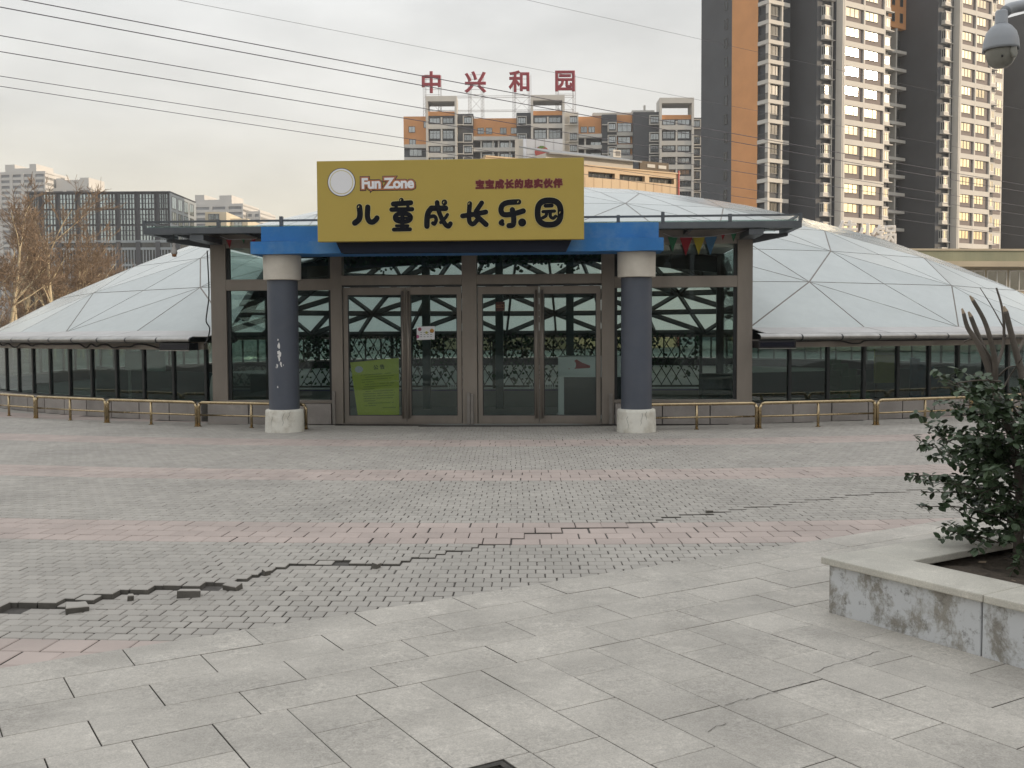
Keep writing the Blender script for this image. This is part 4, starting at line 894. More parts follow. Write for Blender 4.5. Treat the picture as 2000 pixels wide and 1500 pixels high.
# ================================================================ GRANITE PLANTER
def weather(name, col, patch):
    mt = granite(name, col, .05, .18); nt = mt.node_tree; N = nt.nodes; L = nt.links; b = N['Principled BSDF']; src = b.inputs['Base Color'].links[0].from_socket
    g = N.new('ShaderNodeNewGeometry'); mp = N.new('ShaderNodeMapping'); mp.inputs['Scale'].default_value = (1.0, 1.0, .7); L.new(g.outputs['Position'], mp.inputs[0])
    n = N.new('ShaderNodeTexNoise'); n.inputs['Scale'].default_value = 4.6; n.inputs['Detail'].default_value = 12; n.inputs['Roughness'].default_value = .74; n.inputs['Distortion'].default_value = .2; L.new(mp.outputs[0], n.inputs['Vector'])
    r = N.new('ShaderNodeMapRange'); r.inputs['From Min'].default_value = .43; r.inputs['From Max'].default_value = .52; L.new(n.outputs['Fac'], r.inputs['Value'])
    x = N.new('ShaderNodeMix'); x.data_type = 'RGBA'; L.new(r.outputs[0], x.inputs['Factor']); L.new(src, x.inputs['A']); x.inputs['B'].default_value = (*patch, 1)
    n2 = N.new('ShaderNodeTexNoise'); n2.inputs['Scale'].default_value = 16; n2.inputs['Detail'].default_value = 10; n2.inputs['Roughness'].default_value = .8; L.new(g.outputs['Position'], n2.inputs['Vector'])
    r2 = N.new('ShaderNodeMapRange'); r2.inputs['From Min'].default_value = .54; r2.inputs['From Max'].default_value = .64; r2.inputs['To Max'].default_value = .75; L.new(n2.outputs['Fac'], r2.inputs['Value'])
    x2 = N.new('ShaderNodeMix'); x2.data_type = 'RGBA'; L.new(r2.outputs[0], x2.inputs['Factor']); L.new(x.outputs['Result'], x2.inputs['A']); x2.inputs['B'].default_value = (.13, .12, .105, 1)
    L.new(x2.outputs['Result'], b.inputs['Base Color']); return mt
m_pside = weather('planter_side', (.25, .235, .205), (.52, .53, .535))
m_rim = granite('planter_rim', (.52, .495, .43), .05, .18)
m_soil = M('soil', (.075, .058, .042), .95, var=.4, scale=22, bump=1.0, bscale=45)
pl = thing('planter', 'square granite planter box with peeling pale sides', 'planter', (*sxy(PL_S, PL_T), 0), SA)
PW = 3.0; PH_ = .265; RT = .305
for j in range(4):
    t0 = j * .905
    if t0 > PW: break
    t1 = min(PW, t0 + .905)
    b = MB(); b.box(0, .10, -t1 + .004, -t0 - .004, 0, PH_); b.build('side_panel', m_pside, pl, bevel=.006)
    b = MB(); b.box(PW - .1, PW, -t1 + .004, -t0 - .004, 0, PH_); b.build('side_panel', m_pside, pl, bevel=.006)
    a0, a1 = max(t0, .11), min(t1, PW - .11)
    b = MB(); b.box(a0 + .003, a1 - .003, -.10, 0, 0, PH_); b.build('side_panel', m_pside, pl, bevel=.006)
    b = MB(); b.box(a0 + .003, a1 - .003, -PW, -PW + .1, 0, PH_); b.build('side_panel', m_pside, pl, bevel=.006)
RW = .30; o_ = .03
cuts = [-o_, .93, 1.85, 2.4, PW + o_]
for a, b2 in zip(cuts, cuts[1:]):
    b = MB(); b.box(-o_, RW, -b2 + .002, -a - .002, PH_ + .001, RT); b.build('rim_slab', m_rim, pl, bevel=.006)
    b = MB(); b.box(PW - RW, PW + o_, -b2 + .002, -a - .002, PH_ + .001, RT); b.build('rim_slab', m_rim, pl, bevel=.006)
    a, b2 = max(a, RW), min(b2, PW - RW)
    if b2 - a > .05:
        b = MB(); b.box(a + .002, b2 - .002, -RW, o_, PH_ + .001, RT); b.build('rim_slab', m_rim, pl, bevel=.006)
        b = MB(); b.box(a + .002, b2 - .002, -PW - o_, -PW + RW, PH_ + .001, RT); b.build('rim_slab', m_rim, pl, bevel=.006)
sb = MB(); n = 44; rs = random.Random(4); e0, e1 = .11, PW - .11
zz = [[.235 + .02 * math.sin(i * .7) * math.cos(j * .5) + rs.uniform(-.014, .014) for j in range(n + 1)] for i in range(n + 1)]
sb.add([(e0 + (e1 - e0) * i / n, -e0 - (e1 - e0) * j / n, zz[i][j]) for i in range(n + 1) for j in range(n + 1)], [(i * (n + 1) + j, (i + 1) * (n + 1) + j, (i + 1) * (n + 1) + j + 1, i * (n + 1) + j + 1) for i in range(n) for j in range(n)])
stuff(sb.build('soil', m_soil, pl, True))
lit = MB()
for _ in range(170):
    a, b_ = rs.uniform(.32, 2.6), rs.uniform(.32, 2.6); r_ = rs.uniform(.006, .02); c = Vector((a, -b_, .25)); q = Matrix.Rotation(rs.uniform(0, 6.3), 3, 'Z') @ Matrix.Rotation(rs.uniform(-.5, .5), 3, 'X')
    lit.add([c + q @ Vector(v) * r_ for v in ((-1, -.5, 0), (1, -.6, .2), (1.1, .5, .3), (-.8, .6, .1))], [(0, 1, 2, 3)])
stuff(lit.build('leaf_litter', M('dry_litter', (.16, .12, .08), .9, var=.3, scale=20, rnd=.4), pl))

# ================================================================ SHRUB WITH CUT STEMS
m_bark = M('shrub_bark', (.105, .088, .072), .8, var=.25, scale=12, bump=.5, bscale=60); m_cut = M('cut_wood', (.36, .28, .20), .8, var=.15, scale=30)
m_sleaf = M('shrub_leaf', (.050, .078, .038), .42, var=.25, scale=5, rnd=.32, spec=.4)
def up_soil(px, d):                                          # a point in the shrub's own upright plane
    return aty(px[0], px[1], d)
SY = 6.25; base = gnd(1985, 1105, .24); SY = base.y + .15
sh = thing('shrub', 'dark green broadleaf shrub with tall sawn-off stems in the planter', 'shrub', (base.x, SY, .24))
def L3(px, py, dy=0.0):
    p = aty(px, py, SY + dy); return Vector((p.x - base.x, p.y - SY, p.z - .24))
def stem(path, r0, r1, cut=True, dys=None, name='stem'):
    P = smooth([L3(px, py, dy) for px, py, dy in path], 4); n = len(P); b = MB()
    b.tube(P, [r0 + (r1 - r0) * i / (n - 1) for i in range(n)], 7); o = b.build(name, m_bark, sh, True)
    if cut:
        d = (P[-1] - P[-2]).normalized(); c = MB(); side = Vector((-.8, 0, .6)) * r1
        c.tube([P[-1] - d * .002, P[-1] + d * .025 + side * .4], [r1 * 1.0, r1 * .45], 7); c.build('cut_end', m_cut, o)
    return o
stem([(1985, 1120, 0), (1992, 960, .02), (1975, 850, .0), (1952, 790, 0), (1940, 745, 0)], .026, .021, False, name='trunk')
stem([(1942, 755, 0), (1928, 712, 0), (1908, 668, 0), (1890, 640, .0), (1882, 612, .0)], .020, .010)
stem([(1941, 748, 0), (1938, 720, .02), (1920, 680, .04), (1905, 642, .05), (1896, 618, .05)], .018, .012)
stem([(1942, 745, 0), (1944, 712, -.03), (1936, 668, -.05), (1922, 625, -.06), (1900, 586, -.07)], .018, .010)
stem([(1946, 715, 0), (1958, 682, .05), (1961, 640, .08), (1957, 600, .09), (1946, 562, .1)], .011, .005, False)
stem([(1942, 720, 0), (1930, 690, 0), (1905, 662, .02), (1882, 668, .04)], .007, .004, False)
stem([(2005, 800, 0), (1998, 740, .02), (1985, 690, .03), (1972, 640, .03), (1964, 608, .03)], .022, .014)
stem([(1986, 690, .03), (1998, 668, .1), (2006, 640, .12)], .010, .006, False)
stem([(1960, 640, .05), (1938, 600, .08), (1914, 562, .1)], .004, .002, False)
for (x0, y0, x1, y1) in ((1960, 800, 1870, 760), (1960, 790, 1876, 792), (1955, 745, 1870, 748), (1962, 815, 1874, 770), (1935, 745, 1902, 732), (1958, 760, 1996, 700), (1950, 735, 1985, 715), (1975, 800, 1920, 840)):
    stem([(x0, y0, rs.uniform(-.1, .1)), ((x0 + x1) / 2, (y0 + y1) / 2 - rs.uniform(0, 10), rs.uniform(-.1, .1)), (x1, y1, rs.uniform(-.2, .1))], .006, .003, False, name='twig')
rl_ = random.Random(21); leaves = []
def leafy(path, n, spread, size, r=.005):
    P = smooth([L3(*p) for p in path], 5); b = MB(); b.tube(P, [r + (.0018 - r) * i / (len(P) - 1) for i in range(len(P))], 5); b.build('twig', m_bark, sh, True)
    for i in range(n):
        k = rl_.uniform(.18, 1) ** .8; j = min(len(P) - 2, int(k * (len(P) - 1))); p = P[j].lerp(P[j + 1], rl_.random()); leaves.append((p, size * rl_.uniform(.7, 1.2)))
# outer sprays that stand clear of the mass on its open side
for tip, root in (((1918, 826), (1990, 900)), ((1882, 857), (1950, 920)), ((1870, 880), (1950, 940)), ((1855, 888), (1960, 950)), ((1912, 880), (1975, 925)), ((1864, 945), (1950, 985)), ((1860, 940), (1960, 975)), ((1843, 978), (1930, 1020)), ((1863, 970), (1950, 1010)), ((1850, 1018), (1950, 1060)), ((1846, 1034), (1940, 1065)), ((1905, 856), (1985, 880)), ((1930, 850), (2000, 900))):
    x1, y1 = tip; x0, y0 = root; dy = rl_.uniform(-.15, .2)
    leafy([(x0, y0, dy * .3), ((x0 + x1) / 2, (y0 + y1) / 2 + rl_.uniform(0, 8), dy * .7), (x1, y1, dy)], 17, .03, .036)
# the mass: sprays springing out all round the trunk
for k in range(250):
    a = rl_.uniform(0, 2 * math.pi); h0 = rl_.uniform(.05, .95); out = rl_.uniform(.22, .70) * (1.0 - .40 * abs(h0 - .5)); h1 = h0 + rl_.uniform(-.08, .32)
    if h1 > 1.08: h1 = 1.08 - rl_.uniform(0, .1)
    p0 = Vector((.12, 0, h0 * .8)); p2 = p0 + Vector((out * math.cos(a), out * math.sin(a), max(.02, h1) - h0 * .8)); p1 = p0.lerp(p2, .5) + Vector((0, 0, .05))
    P = smooth([p0, p1, p2], 5); b = MB(); b.tube(P, [.006 - .004 * i / (len(P) - 1) for i in range(len(P))], 4)
    if k < 60: b.build('twig', m_bark, sh, True)
    for i in range(26):
        kk = rl_.uniform(.25, 1) ** .7; j = min(len(P) - 2, int(kk * (len(P) - 1))); leaves.append((P[j].lerp(P[j + 1], rl_.random()), .040 * rl_.uniform(.7, 1.2)))
lf = MB(); lv = [(0, 0, 0), (.26, .22, .05), (.36, .5, .06), (.24, .8, .03), (0, 1.0, -.04), (-.24, .8, .03), (-.36, .5, .06), (-.26, .22, .05), (0, .5, 0)]
lfs = [(0, 1, 8), (1, 2, 8), (2, 3, 8), (3, 4, 8), (4, 5, 8), (5, 6, 8), (6, 7, 8), (7, 0, 8)]
lf.add(lv, lfs); lmesh = lf.mesh('leaf', m_sleaf, True)
leaves.sort(key=lambda q: (q[0].y + .25 * q[0].x))
mass = MB()
for i, (p, s) in enumerate(leaves):
    q = Matrix.Rotation(rl_.uniform(0, 6.283), 4, 'Z') @ Matrix.Rotation(rl_.uniform(-1.2, .7), 4, 'X') @ Matrix.Rotation(rl_.uniform(-.6, .6), 4, 'Y'); s *= 1.15
    if i % max(1, len(leaves) // 300) == 0 and i // max(1, len(leaves) // 300) < 300:
        o = bpy.data.objects.new('leaf', lmesh); link(o, sh); o.matrix_local = Matrix.Translation(p) @ q @ Matrix.Scale(s, 4)
    else: mass.add([p + (q @ (Vector(v) * s)) for v in lv], lfs)
stuff(mass.build('foliage', m_sleaf, sh, True))

# ================================================================ SURVEILLANCE CAMERA
m_camw = M('camera_housing', (.29, .305, .325), .38, var=.05, scale=6, dirt=.2, dirtcol=(.28, .28, .27), dirtscale=9); m_camd = M('camera_dome', (.23, .225, .195), .25, var=.05, scale=8)
cp = aty(1955, 92, 6.3)
cc = thing('surveillance_camera', 'grey dome surveillance camera hanging from a bracket arm on a pole', 'camera', (cp.x + .62, cp.y + .25, 0))
o0 = Vector((-.62, -.25, cp.z))
b = MB(); b.tube([(0, 0, 0), (0, 0, 3.75)], [.075, .055], 16); b.build('pole', m_camw, cc, True)
b = MB(); b.lathe([(.16, 0), (.16, .02), (.09, .03)], 20); b.build('foot_plate', m_camw, cc)
armz = o0.z + .235; P = smooth([(0, 0, armz + .10), (-.3, -.12, armz + .065), (-.53, -.213, armz + .01), (-.59, -.238, armz - .02)], 4); b = MB(); b.tube(P, .034, 12); b.build('arm', m_camw, cc, True)
b = MB(); b.lathe([(.03, o0.z + .215), (.036, o0.z + .205), (.036, o0.z + .14), (.042, o0.z + .13)], 20, (o0.x, o0.y)); b.build('neck', m_camw, cc, True)
b = MB(); b.lathe([(.038, o0.z + .135), (.06, o0.z + .118), (.085, o0.z + .085), (.098, o0.z + .04), (.103, o0.z - .004), (.104, o0.z - .022), (.096, o0.z - .020), (.090, o0.z - .005)], 32, (o0.x, o0.y)); hs_ = b.build('housing', m_camw, cc, True)
b = MB(); b.lathe([(.088, o0.z - .006), (.088, o0.z - .03), (.082, o0.z - .065), (.065, o0.z - .10), (.04, o0.z - .12), (.0, o0.z - .126)], 28, (o0.x, o0.y), cap=False); b.build('camera_ball', m_camd, cc, True)
b = MB(); b.eprism([(o0.x + .012, o0.z - .012), (o0.x + .05, o0.z - .012), (o0.x + .06, o0.z - .06), (o0.x + .05, o0.z - .085), (o0.x + .03, o0.z - .08), (o0.x + .014, o0.z - .055)], o0.y - .094, o0.y - .05); b.build('lens_yoke', m_camd, cc, bevel=.008)
b = MB(); b.tube([(o0.x - .01, o0.y, o0.z - .02), (o0.x - .03, o0.y - .084, o0.z - .075)], .006, 8); b.build('lens', m_led, cc)
# ================================================================ BACKGROUND BUILDINGS
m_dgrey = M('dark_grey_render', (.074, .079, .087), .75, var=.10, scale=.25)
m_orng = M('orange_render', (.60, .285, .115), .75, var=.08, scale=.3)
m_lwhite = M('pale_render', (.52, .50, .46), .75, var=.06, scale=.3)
m_brown = M('brown_spandrel', (.15, .125, .12), .7, var=.08, scale=.5)
m_bframe = M('window_frame', (.10, .10, .10), .5, .2, var=.1, scale=1)
m_wframe = M('white_window_frame', (.55, .54, .51), .5, var=.05, scale=1)
def pane_mat(name, col, rough=.08, spec=1.0, metal=.0):
    mt = M(name, col, rough, metal, var=.25, scale=.22, spec=spec, rnd=.25); return mt
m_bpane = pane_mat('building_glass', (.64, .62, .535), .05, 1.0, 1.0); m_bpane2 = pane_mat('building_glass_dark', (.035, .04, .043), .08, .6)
m_steelr = M('red_steel', (.22, .09, .09), .6, var=.1); m_redlet = M('red_letter', (.24, .012, .025), .5, var=.06, scale=.5)
def win_proto(W, Hh, mull=1, frame=m_bframe, pane=m_bpane, fw=.07, hbar=None):
    b = MB(); b.box(0, W, -.06, .04, 0, fw); b.box(0, W, -.06, .04, Hh - fw, Hh); b.box(0, fw, -.06, .04, fw, Hh - fw); b.box(W - fw, W, -.06, .04, fw, Hh - fw)
    for k in range(mull): x = W * (k + 1) / (mull + 1); b.box(x - fw / 2, x + fw / 2, -.055, .04, fw, Hh - fw)
    if hbar: b.box(fw, W - fw, -.05, .04, hbar - fw / 2, hbar + fw / 2)
    p = MB(); p.box(.02, W - .02, -.01, .03, .02, Hh - .02)
    return b.mesh('window', frame), p.mesh('pane', pane)
def put_window(pr, parent, loc, rz=0.0, name='window'):
    o = bpy.data.objects.new(name, pr[0]); link(o, parent); o.location = loc; o.rotation_euler = (0, 0, rz)
    p = bpy.data.objects.new('pane', pr[1]); link(p, o); return o
def bx(parent, name, mt, *boxes):
    b = MB()
    for q in boxes: b.box(*q)
    return b.build(name, mt, parent)

# ---- big residential tower on the right, turned 32 degrees
TY = rad(32); tp0 = aty(1477, 648, 155.0)
tw_ = thing('apartment_tower', 'tall dark grey and orange apartment tower with sunlit cream window bays', 'apartment tower', (tp0.x, tp0.y, 0), TY)
FH = 2.87; Z0 = 35.15 - 12 * FH; NF = 21; TOP = 54.0
floors = [Z0 + FH * k for k in range(3, NF)]
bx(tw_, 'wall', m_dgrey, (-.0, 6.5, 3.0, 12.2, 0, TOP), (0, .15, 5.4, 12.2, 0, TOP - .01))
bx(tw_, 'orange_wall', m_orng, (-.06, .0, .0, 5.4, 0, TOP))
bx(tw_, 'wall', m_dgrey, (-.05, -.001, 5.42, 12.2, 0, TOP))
slit = win_proto(.7, 1.5, 0, m_bframe, m_bpane2)
for z in floors: put_window(slit, tw_, (-.09, 7.0, z + .9), -math.pi / 2)  # dark glass puts the tower's shaded side into the pane colour
# balcony corner
wC = win_proto(2.1, 1.7, 2, m_bframe, m_bpane2); wCs = win_proto(1.2, 2.2, 1, m_bframe, m_bpane2)
for z in floors:
    bx(tw_, 'balcony', m_lwhite, (-.1, 4.25, -2.2, .0, z - .35, z + .22))
    put_window(wC, tw_, (.42, -1.72, z + 1.0)); put_window(wCs, tw_, (2.95, -.72, z + .4))
    rl = MB()
    for k in range(14): rl.box(-.07, -.04, -2.1 + k * .15, -2.07 + k * .15, z + .22, z + 1.05)
    rl.box(-.08, -.03, -2.1, .0, z + 1.05, z + 1.1); rl.build('balcony_rail', m_bframe, tw_)
bx(tw_, 'wall', m_dgrey, (.4, 2.7, -1.66, .0, 0, TOP)); bx(tw_, 'wall', m_dgrey, (2.72, 4.6, -.66, .0, 0, TOP)); bx(tw_, 'wall', m_dgrey, (.0, 6.7, .0, 3.0, 0, TOP - .02)); bx(tw_, 'column', m_lwhite, (.0, .38, -2.1, -1.5, 0, TOP)); bx(tw_, 'column', m_lwhite, (2.66, 2.96, -2.1, -1.6, 0, TOP))
def wing(a0, b_side0, aF, b_mid, aG, b_front, aH, top, dark_top=None):
    # dark side wall, bay column, lit front with two windows a floor, bay column
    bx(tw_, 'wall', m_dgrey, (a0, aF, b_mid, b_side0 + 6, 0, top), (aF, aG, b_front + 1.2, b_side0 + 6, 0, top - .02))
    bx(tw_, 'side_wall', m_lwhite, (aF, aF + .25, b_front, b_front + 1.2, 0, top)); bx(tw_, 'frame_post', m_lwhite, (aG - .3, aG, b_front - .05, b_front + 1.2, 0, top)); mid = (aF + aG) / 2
    bx(tw_, 'frame_post', m_lwhite, (mid - .16, mid + .16, b_front - .05, b_front + .6, 0, top)); bx(tw_, 'frame_post', m_lwhite, (aF + .25, aF + .65, b_front - .05, b_front + .6, 0, top))
    bx(tw_, 'spandrel', m_brown, (aF + .65, aG - .3, b_front + .25, b_front + 1.2, 0, top - .05))
    W = mid - .16 - (aF + .65) - .25; wG = win_proto(W * .8, 1.35, 2, m_bframe, m_bpane); bay = None
    wB = win_proto(1.25, 1.35, 2, m_wframe, m_bpane, .1); wBs = win_proto(.8, 1.35, 1, m_wframe, m_bpane2, .09)
    for z in floors:
        bx(tw_, 'floor_band', m_lwhite, (aF + .65, aG - .3, b_front - .04, b_front + .5, z - .40, z + .38))
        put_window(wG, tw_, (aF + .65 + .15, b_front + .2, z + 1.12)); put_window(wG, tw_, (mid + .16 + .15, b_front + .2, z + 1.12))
        for (x0, y0) in ((aF - 2.5, b_mid), (aG + .15, b_front + 1.0)):
            o = bx(tw_, 'bay_window', m_lwhite, (x0, x0 + 1.55, y0 - .75, y0, z + .45, z + .62), (x0 + .05, x0 + 1.5, y0 - .68, y0, z + .62, z + 1.02)); bx(tw_, 'bay_roof', m_lwhite, (x0, x0 + 1.55, y0 - .75, y0, z + 2.36, z + 2.5))
            put_window(wB, o, (x0 + .14, y0 - .62, z + 1.02)); put_window(wBs, o, (x0 + .12, y0 - .02, z + 1.02), -math.pi / 2)
            bx(tw_, 'ledge', m_lwhite, (x0 + 1.55, x0 + 2.4, y0 - .65, y0 - .05, z + .48, z + .60))
    bx(tw_, 'pipe_chase', m_lwhite, (aF - .62, aF - .45, b_mid - .5, b_mid - .3, 0, top)); bx(tw_, 'bay_wall', m_dgrey, (aG, aH, b_front + 1.05, b_side0 + 6, 0, top - .03))
wing(6.7, 3.0, 10.0, -5.2, 19.5, -7.1, 21.5, 62); wing(32.8, 3.0, 36.1, -6.6, 44.6, -8.2, 47.2, 64)
bx(tw_, 'wall', m_dgrey, (21.5, 32.8, .6, 9, 0, 50.5)); bx(tw_, 'orange_wall', m_orng, (21.5, 32.8, -.6, 9, 50.5, 56)); bx(tw_, 'wall', m_dgrey, (47.2, 60, 1.5, 9, 0, 58), (60, 74, -7, 9, 0, 56.5))
wI = win_proto(2.2, 1.5, 1, m_bframe, m_bpane2)
for z in floors:
    if z < 49: bx(tw_, 'floor_band', m_lwhite, (21.5, 32.7, -.9, .6, z - .25, z + .25))
    for x in (28.2, 30.9, 25.4): put_window(wI, tw_, (x, .5, z + .95))
for x in (27.3, 30.3): bx(tw_, 'frame_post', m_lwhite, (x, x + .3, -.7, .6, 0, 50.4))
for x in (29.2, 31.2):
    for z in (51.4, 54): put_window(slit, tw_, (x, -.66, z))
wM = win_proto(1.5, 1.35, 1, m_wframe, m_bpane)
bx(tw_, 'bay_wall', m_lwhite, (47.3, 52.6, -5.2, 1.4, 0, 58.5))
for z in floors:
    bx(tw_, 'spandrel', m_brown, (48.6, 52.2, -5.27, -5.2, z + .3, z + 1.0))
    for x in (48.6, 50.6): put_window(wM, tw_, (x, -5.24, z + 1.05))

# ---- mid-distance apartment block carrying the red rooftop letters
BY = 260.0; K = BY / F
def bu(px): return aty(px, 500, BY).x
def bz(py, px=1080): return aty(px, py, BY).z
cb = thing('apartment_block', 'dark grey and orange apartment block with white frames under red rooftop letters', 'apartment block', (0, BY, 0))
def sec(name, mt, x0, x1, ytop, b0=0.0, ybot=None, depth=10.0): return bx(cb, name, mt, (bu(x0), bu(x1), b0, b0 + depth, 0 if ybot is None else bz(ybot, x0), bz(ytop, x0)))
m_keep = m_bpane; m_bpane = pane_mat('building_glass_mid', (.30, .325, .34), .06, 1.0, .75)  # darker glass copy puts the unlit fronts into the pane colour
wtall = win_proto(3.6, 2.2, 2, m_bframe, m_bpane, .09, 1.5); wmid = win_proto(3.1, 1.7, 2, m_bframe, m_bpane, .09); wsm = win_proto(1.6, 1.5, 1, m_bframe, m_bpane, .09)
sec('wall', m_orng, 790, 836, 226, 1.0, 284); sec('wall', m_dgrey, 790.5, 836, 284, 1.2)
sec('wall', m_dgrey, 893, 926, 221, .8); sec('wall', m_orng, 926, 1012, 228, 2.0, 267); sec('wall', m_dgrey, 926.4, 1011.6, 267, 2.2)
sec('wall', m_dgrey, 1010, 1040, 219, .6); sec('wall', m_lwhite, 1103, 1131, 217, 1.4); sec('wall', m_orng, 1131, 1176, 224, 2.4, 263); sec('wall', m_dgrey, 1131.4, 1175.6, 263, 2.6)
sec('wall', m_dgrey, 1176, 1205, 223, .4); sec('wall', m_orng, 1205, 1236, 222, 1.6); sec('wall', m_dgrey, 1236, 1290, 221, -1.2); sec('wall', m_dgrey, 1350, 1369, 229, .6); sec('wall', m_orng, 1368, 1388, 238, 2.0, 275); sec('wall', m_lwhite, 1368.4, 1387.6, 275, 2.2)
def white_frame(x0, x1, ytop, yroof, bandys, b0=-1.4):
    t = .55; a, c = bu(x0), bu(x1); m_ = (a + c) / 2
    bx(cb, 'white_frame', m_lwhite, (a, a + t, b0, b0 + 6, 0, bz(ytop, x0)), (c - t, c, b0, b0 + 6, 0, bz(ytop, x0)), (a + t, c - t, b0, b0 + 6, bz(ytop, x0) - 1.3, bz(ytop, x0)))
    bx(cb, 'wall', m_dgrey, (a + t, c - t, b0 + 1.0, b0 + 9, 0, bz(yroof, x0))); bx(cb, 'mullion_post', m_lwhite, (m_ - .2, m_ + .2, b0 + .3, b0 + 1.0, 0, bz(yroof + 12, x0)))
    bx(cb, 'orange_strip', m_orng, (a + t, c - t, b0 + .9, b0 + 1.0, bz(yroof + 8, x0), bz(yroof - .5, x0)))
    for k, y in enumerate(bandys):
        z = bz(y, x0); bx(cb, 'floor_band', m_lwhite, (a + t, c - t, b0 + .25, b0 + 1.0, z - .55, z + .55))
        top = bz(bandys[k - 1], x0) if k else bz(yroof + 8, x0); hh = top - z - 1.3
        pr = win_proto((c - a) / 2 - t - .7, max(1.3, hh * .72), 2, m_bframe, m_bpane, .09, hh * .5 if hh > 2.2 else None)
        for x in (a + t + .3, m_ + .3): put_window(pr, cb, (x, b0 + .92, z + .55 + hh * .24))
white_frame(835, 895, 190, 219, (249, 282, 304.5, 327)); white_frame(1038, 1103, 188, 218, (247.5, 282, 304.5, 327)); white_frame(1285, 1351, 195.5, 228, (252.6, 282.7, 305, 329, 351, 372, 394), -2.6)
pk_ = bx(cb, 'roof_house', m_lwhite, (bu(1160), bu(1262), 3, 9, bz(221, 1200), bz(215, 1200)))
bx(cb, 'roof_house', m_lwhite, (bu(1236), bu(1280), 2, 9, bz(221), bz(213))); bx(cb, 'vent_stack', m_lwhite, (bu(1259), bu(1262.5), 2, 3, bz(213), bz(203)))
def boxes(x0, x1, ys, b0):
    for y in ys:
        z = bz(y, x0); a, c = bu(x0), bu(x1)
        o = bx(cb, 'bay_window', m_lwhite, (a, c, b0 - .9, b0, z - .2, z), (a, a + .2, b0 - .9, b0, z, z + 1.95), (c - .2, c, b0 - .9, b0, z, z + 1.95)); bx(cb, 'bay_roof', m_lwhite, (a, c, b0 - .9, b0, z + 1.95, z + 2.12))
        pr = win_proto(c - a - .5, 1.5, 2, m_bframe, m_bpane, .09); put_window(pr, o, (a + .25, b0 - .6, z + .3))
boxes(906, 925, (243, 277, 300, 323), .8); boxes(1011, 1030, (244, 278, 300, 322), .6); boxes(1112, 1130, (241, 274, 297, 319), 1.4); boxes(1187, 1204, (256, 281, 303.5, 326), .4); boxes(1266, 1286, (245, 278, 301, 323, 345), -1.2); boxes(1352, 1368, (250, 282, 305, 328, 350, 372, 392), .6)
for x0, x1 in ((893, 906), (1030, 1040), (1103, 1112), (1176, 1187)):
    for y in (243, 277, 300, 323): bx(cb, 'ledge', m_lwhite, (bu(x0), bu(x1), -.4, .3, bz(y, x0) - .2, bz(y, x0)))
for x in (800, 829): put_window(wsm, cb, (bu(x) , .94, bz(256 if x == 800 else 247)))
put_window(wsm, cb, (bu(801), .94, bz(281)))
for x in (934, 950, 978, 999): put_window(wsm, cb, (bu(x), 1.94, bz(258)))
for x in (1136, 1151): put_window(wsm, cb, (bu(x), 2.34, bz(256)))
put_window(wtall, cb, (bu(1207), 1.54, bz(256))); 
for y in (279, 303, 325): put_window(wmid, cb, (bu(1208), 1.54, bz(y)))
put_window(wsm, cb, (bu(1371), 1.94, bz(266)))
for y in (290, 312, 334, 356, 378): put_window(wsm, cb, (bu(1371), 2.14, bz(y)))
for y, xs in ((268, (926, 1012)), (290, (926, 1012)), (312, (926, 1012)), (264, (1131, 1176)), (286, (1131, 1176)), (308, (1131, 1176)), (283, (791, 836)), (308, (791, 836)), (261, (1205, 1236)), (285, (1205, 1236)), (307, (1205, 1236)), (330, (1205, 1236))):
    bx(cb, 'floor_band', m_lwhite, (bu(xs[0]), bu(xs[1]), .5, 2.0, bz(y) - .5, bz(y) + .4))
for x in (941, 964, 975, 997, 1144): bx(cb, 'frame_post', m_lwhite, (bu(x) - .2, bu(x) + .2, 1.2, 2.2, 0, bz(267)))
for y in (288, 310):
    for x in (944, 978, 1155): put_window(wmid, cb, (bu(x), 2.1, bz(y)))
    put_window(wmid, cb, (bu(801), 1.1, bz(y + 14)))
m_bpane = m_keep
# rooftop letters on a steel trestle
ls = thing('rooftop_letters', 'four big red characters on a steel trestle above the apartment block', 'rooftop sign', (0, BY + 1.5, bz(226)))
zb = bz(226)
fr = MB(); m_tr = M('trestle_steel', (.40, .37, .36), .6, .2, var=.15, scale=1)
lat_ = [(830, 843), (861, 946 - 60), (0, 0)]
posts = (831, 861, 919, 944, 1006, 1036, 1090, 1123)
for x in posts:
    X = bu(x); zt = bz(140); zb0 = -.5
    for dx, dy in ((-.35, 0), (.35, 0), (0, 1.0)):
        fr.bar((X + dx, dy + .6, zb0), (X + dx, dy + .6, bz(182) - zb + (5.0 if True else 0)), .10, .10)
    k = 0.0
    while k < bz(182) - zb: fr.bar((X - .35, .6, k), (X + .35, .6, k + .8), .05, .05); k += .8
for x0, x1 in ((831, 861), (919, 944), (1006, 1036), (1090, 1123)):
    A, Bz = bu(x0), bu(x1); z0, z1 = bz(213) - zb, bz(184) - zb
    fr.bar((A, .6, z0), (Bz, .6, z1), .06, .06); fr.bar((A, .6, z1), (Bz, .6, z0), .06, .06)
    for y in (141, 150, 160, 170, 180): fr.bar((A, .6, bz(y) - zb), (Bz, .6, bz(y) - zb), .08, .08)
for y in (183, 186.5, 211, 214): fr.bar((bu(831), .6, bz(y) - zb), (bu(1123), .6, bz(y) - zb), .10, .10)
fr.build('trestle', m_tr, ls)
for ch, px, py in (('中', 844.5, 160), ('兴', 930.5, 160), ('和', 1017, 159), ('园', 1105, 158)):
    o = text_part('red_character', ch, 5.5, m_redlet, ls, (bu(px), 0.0, bz(py) - zb), bevel=.17, extrude=.10)

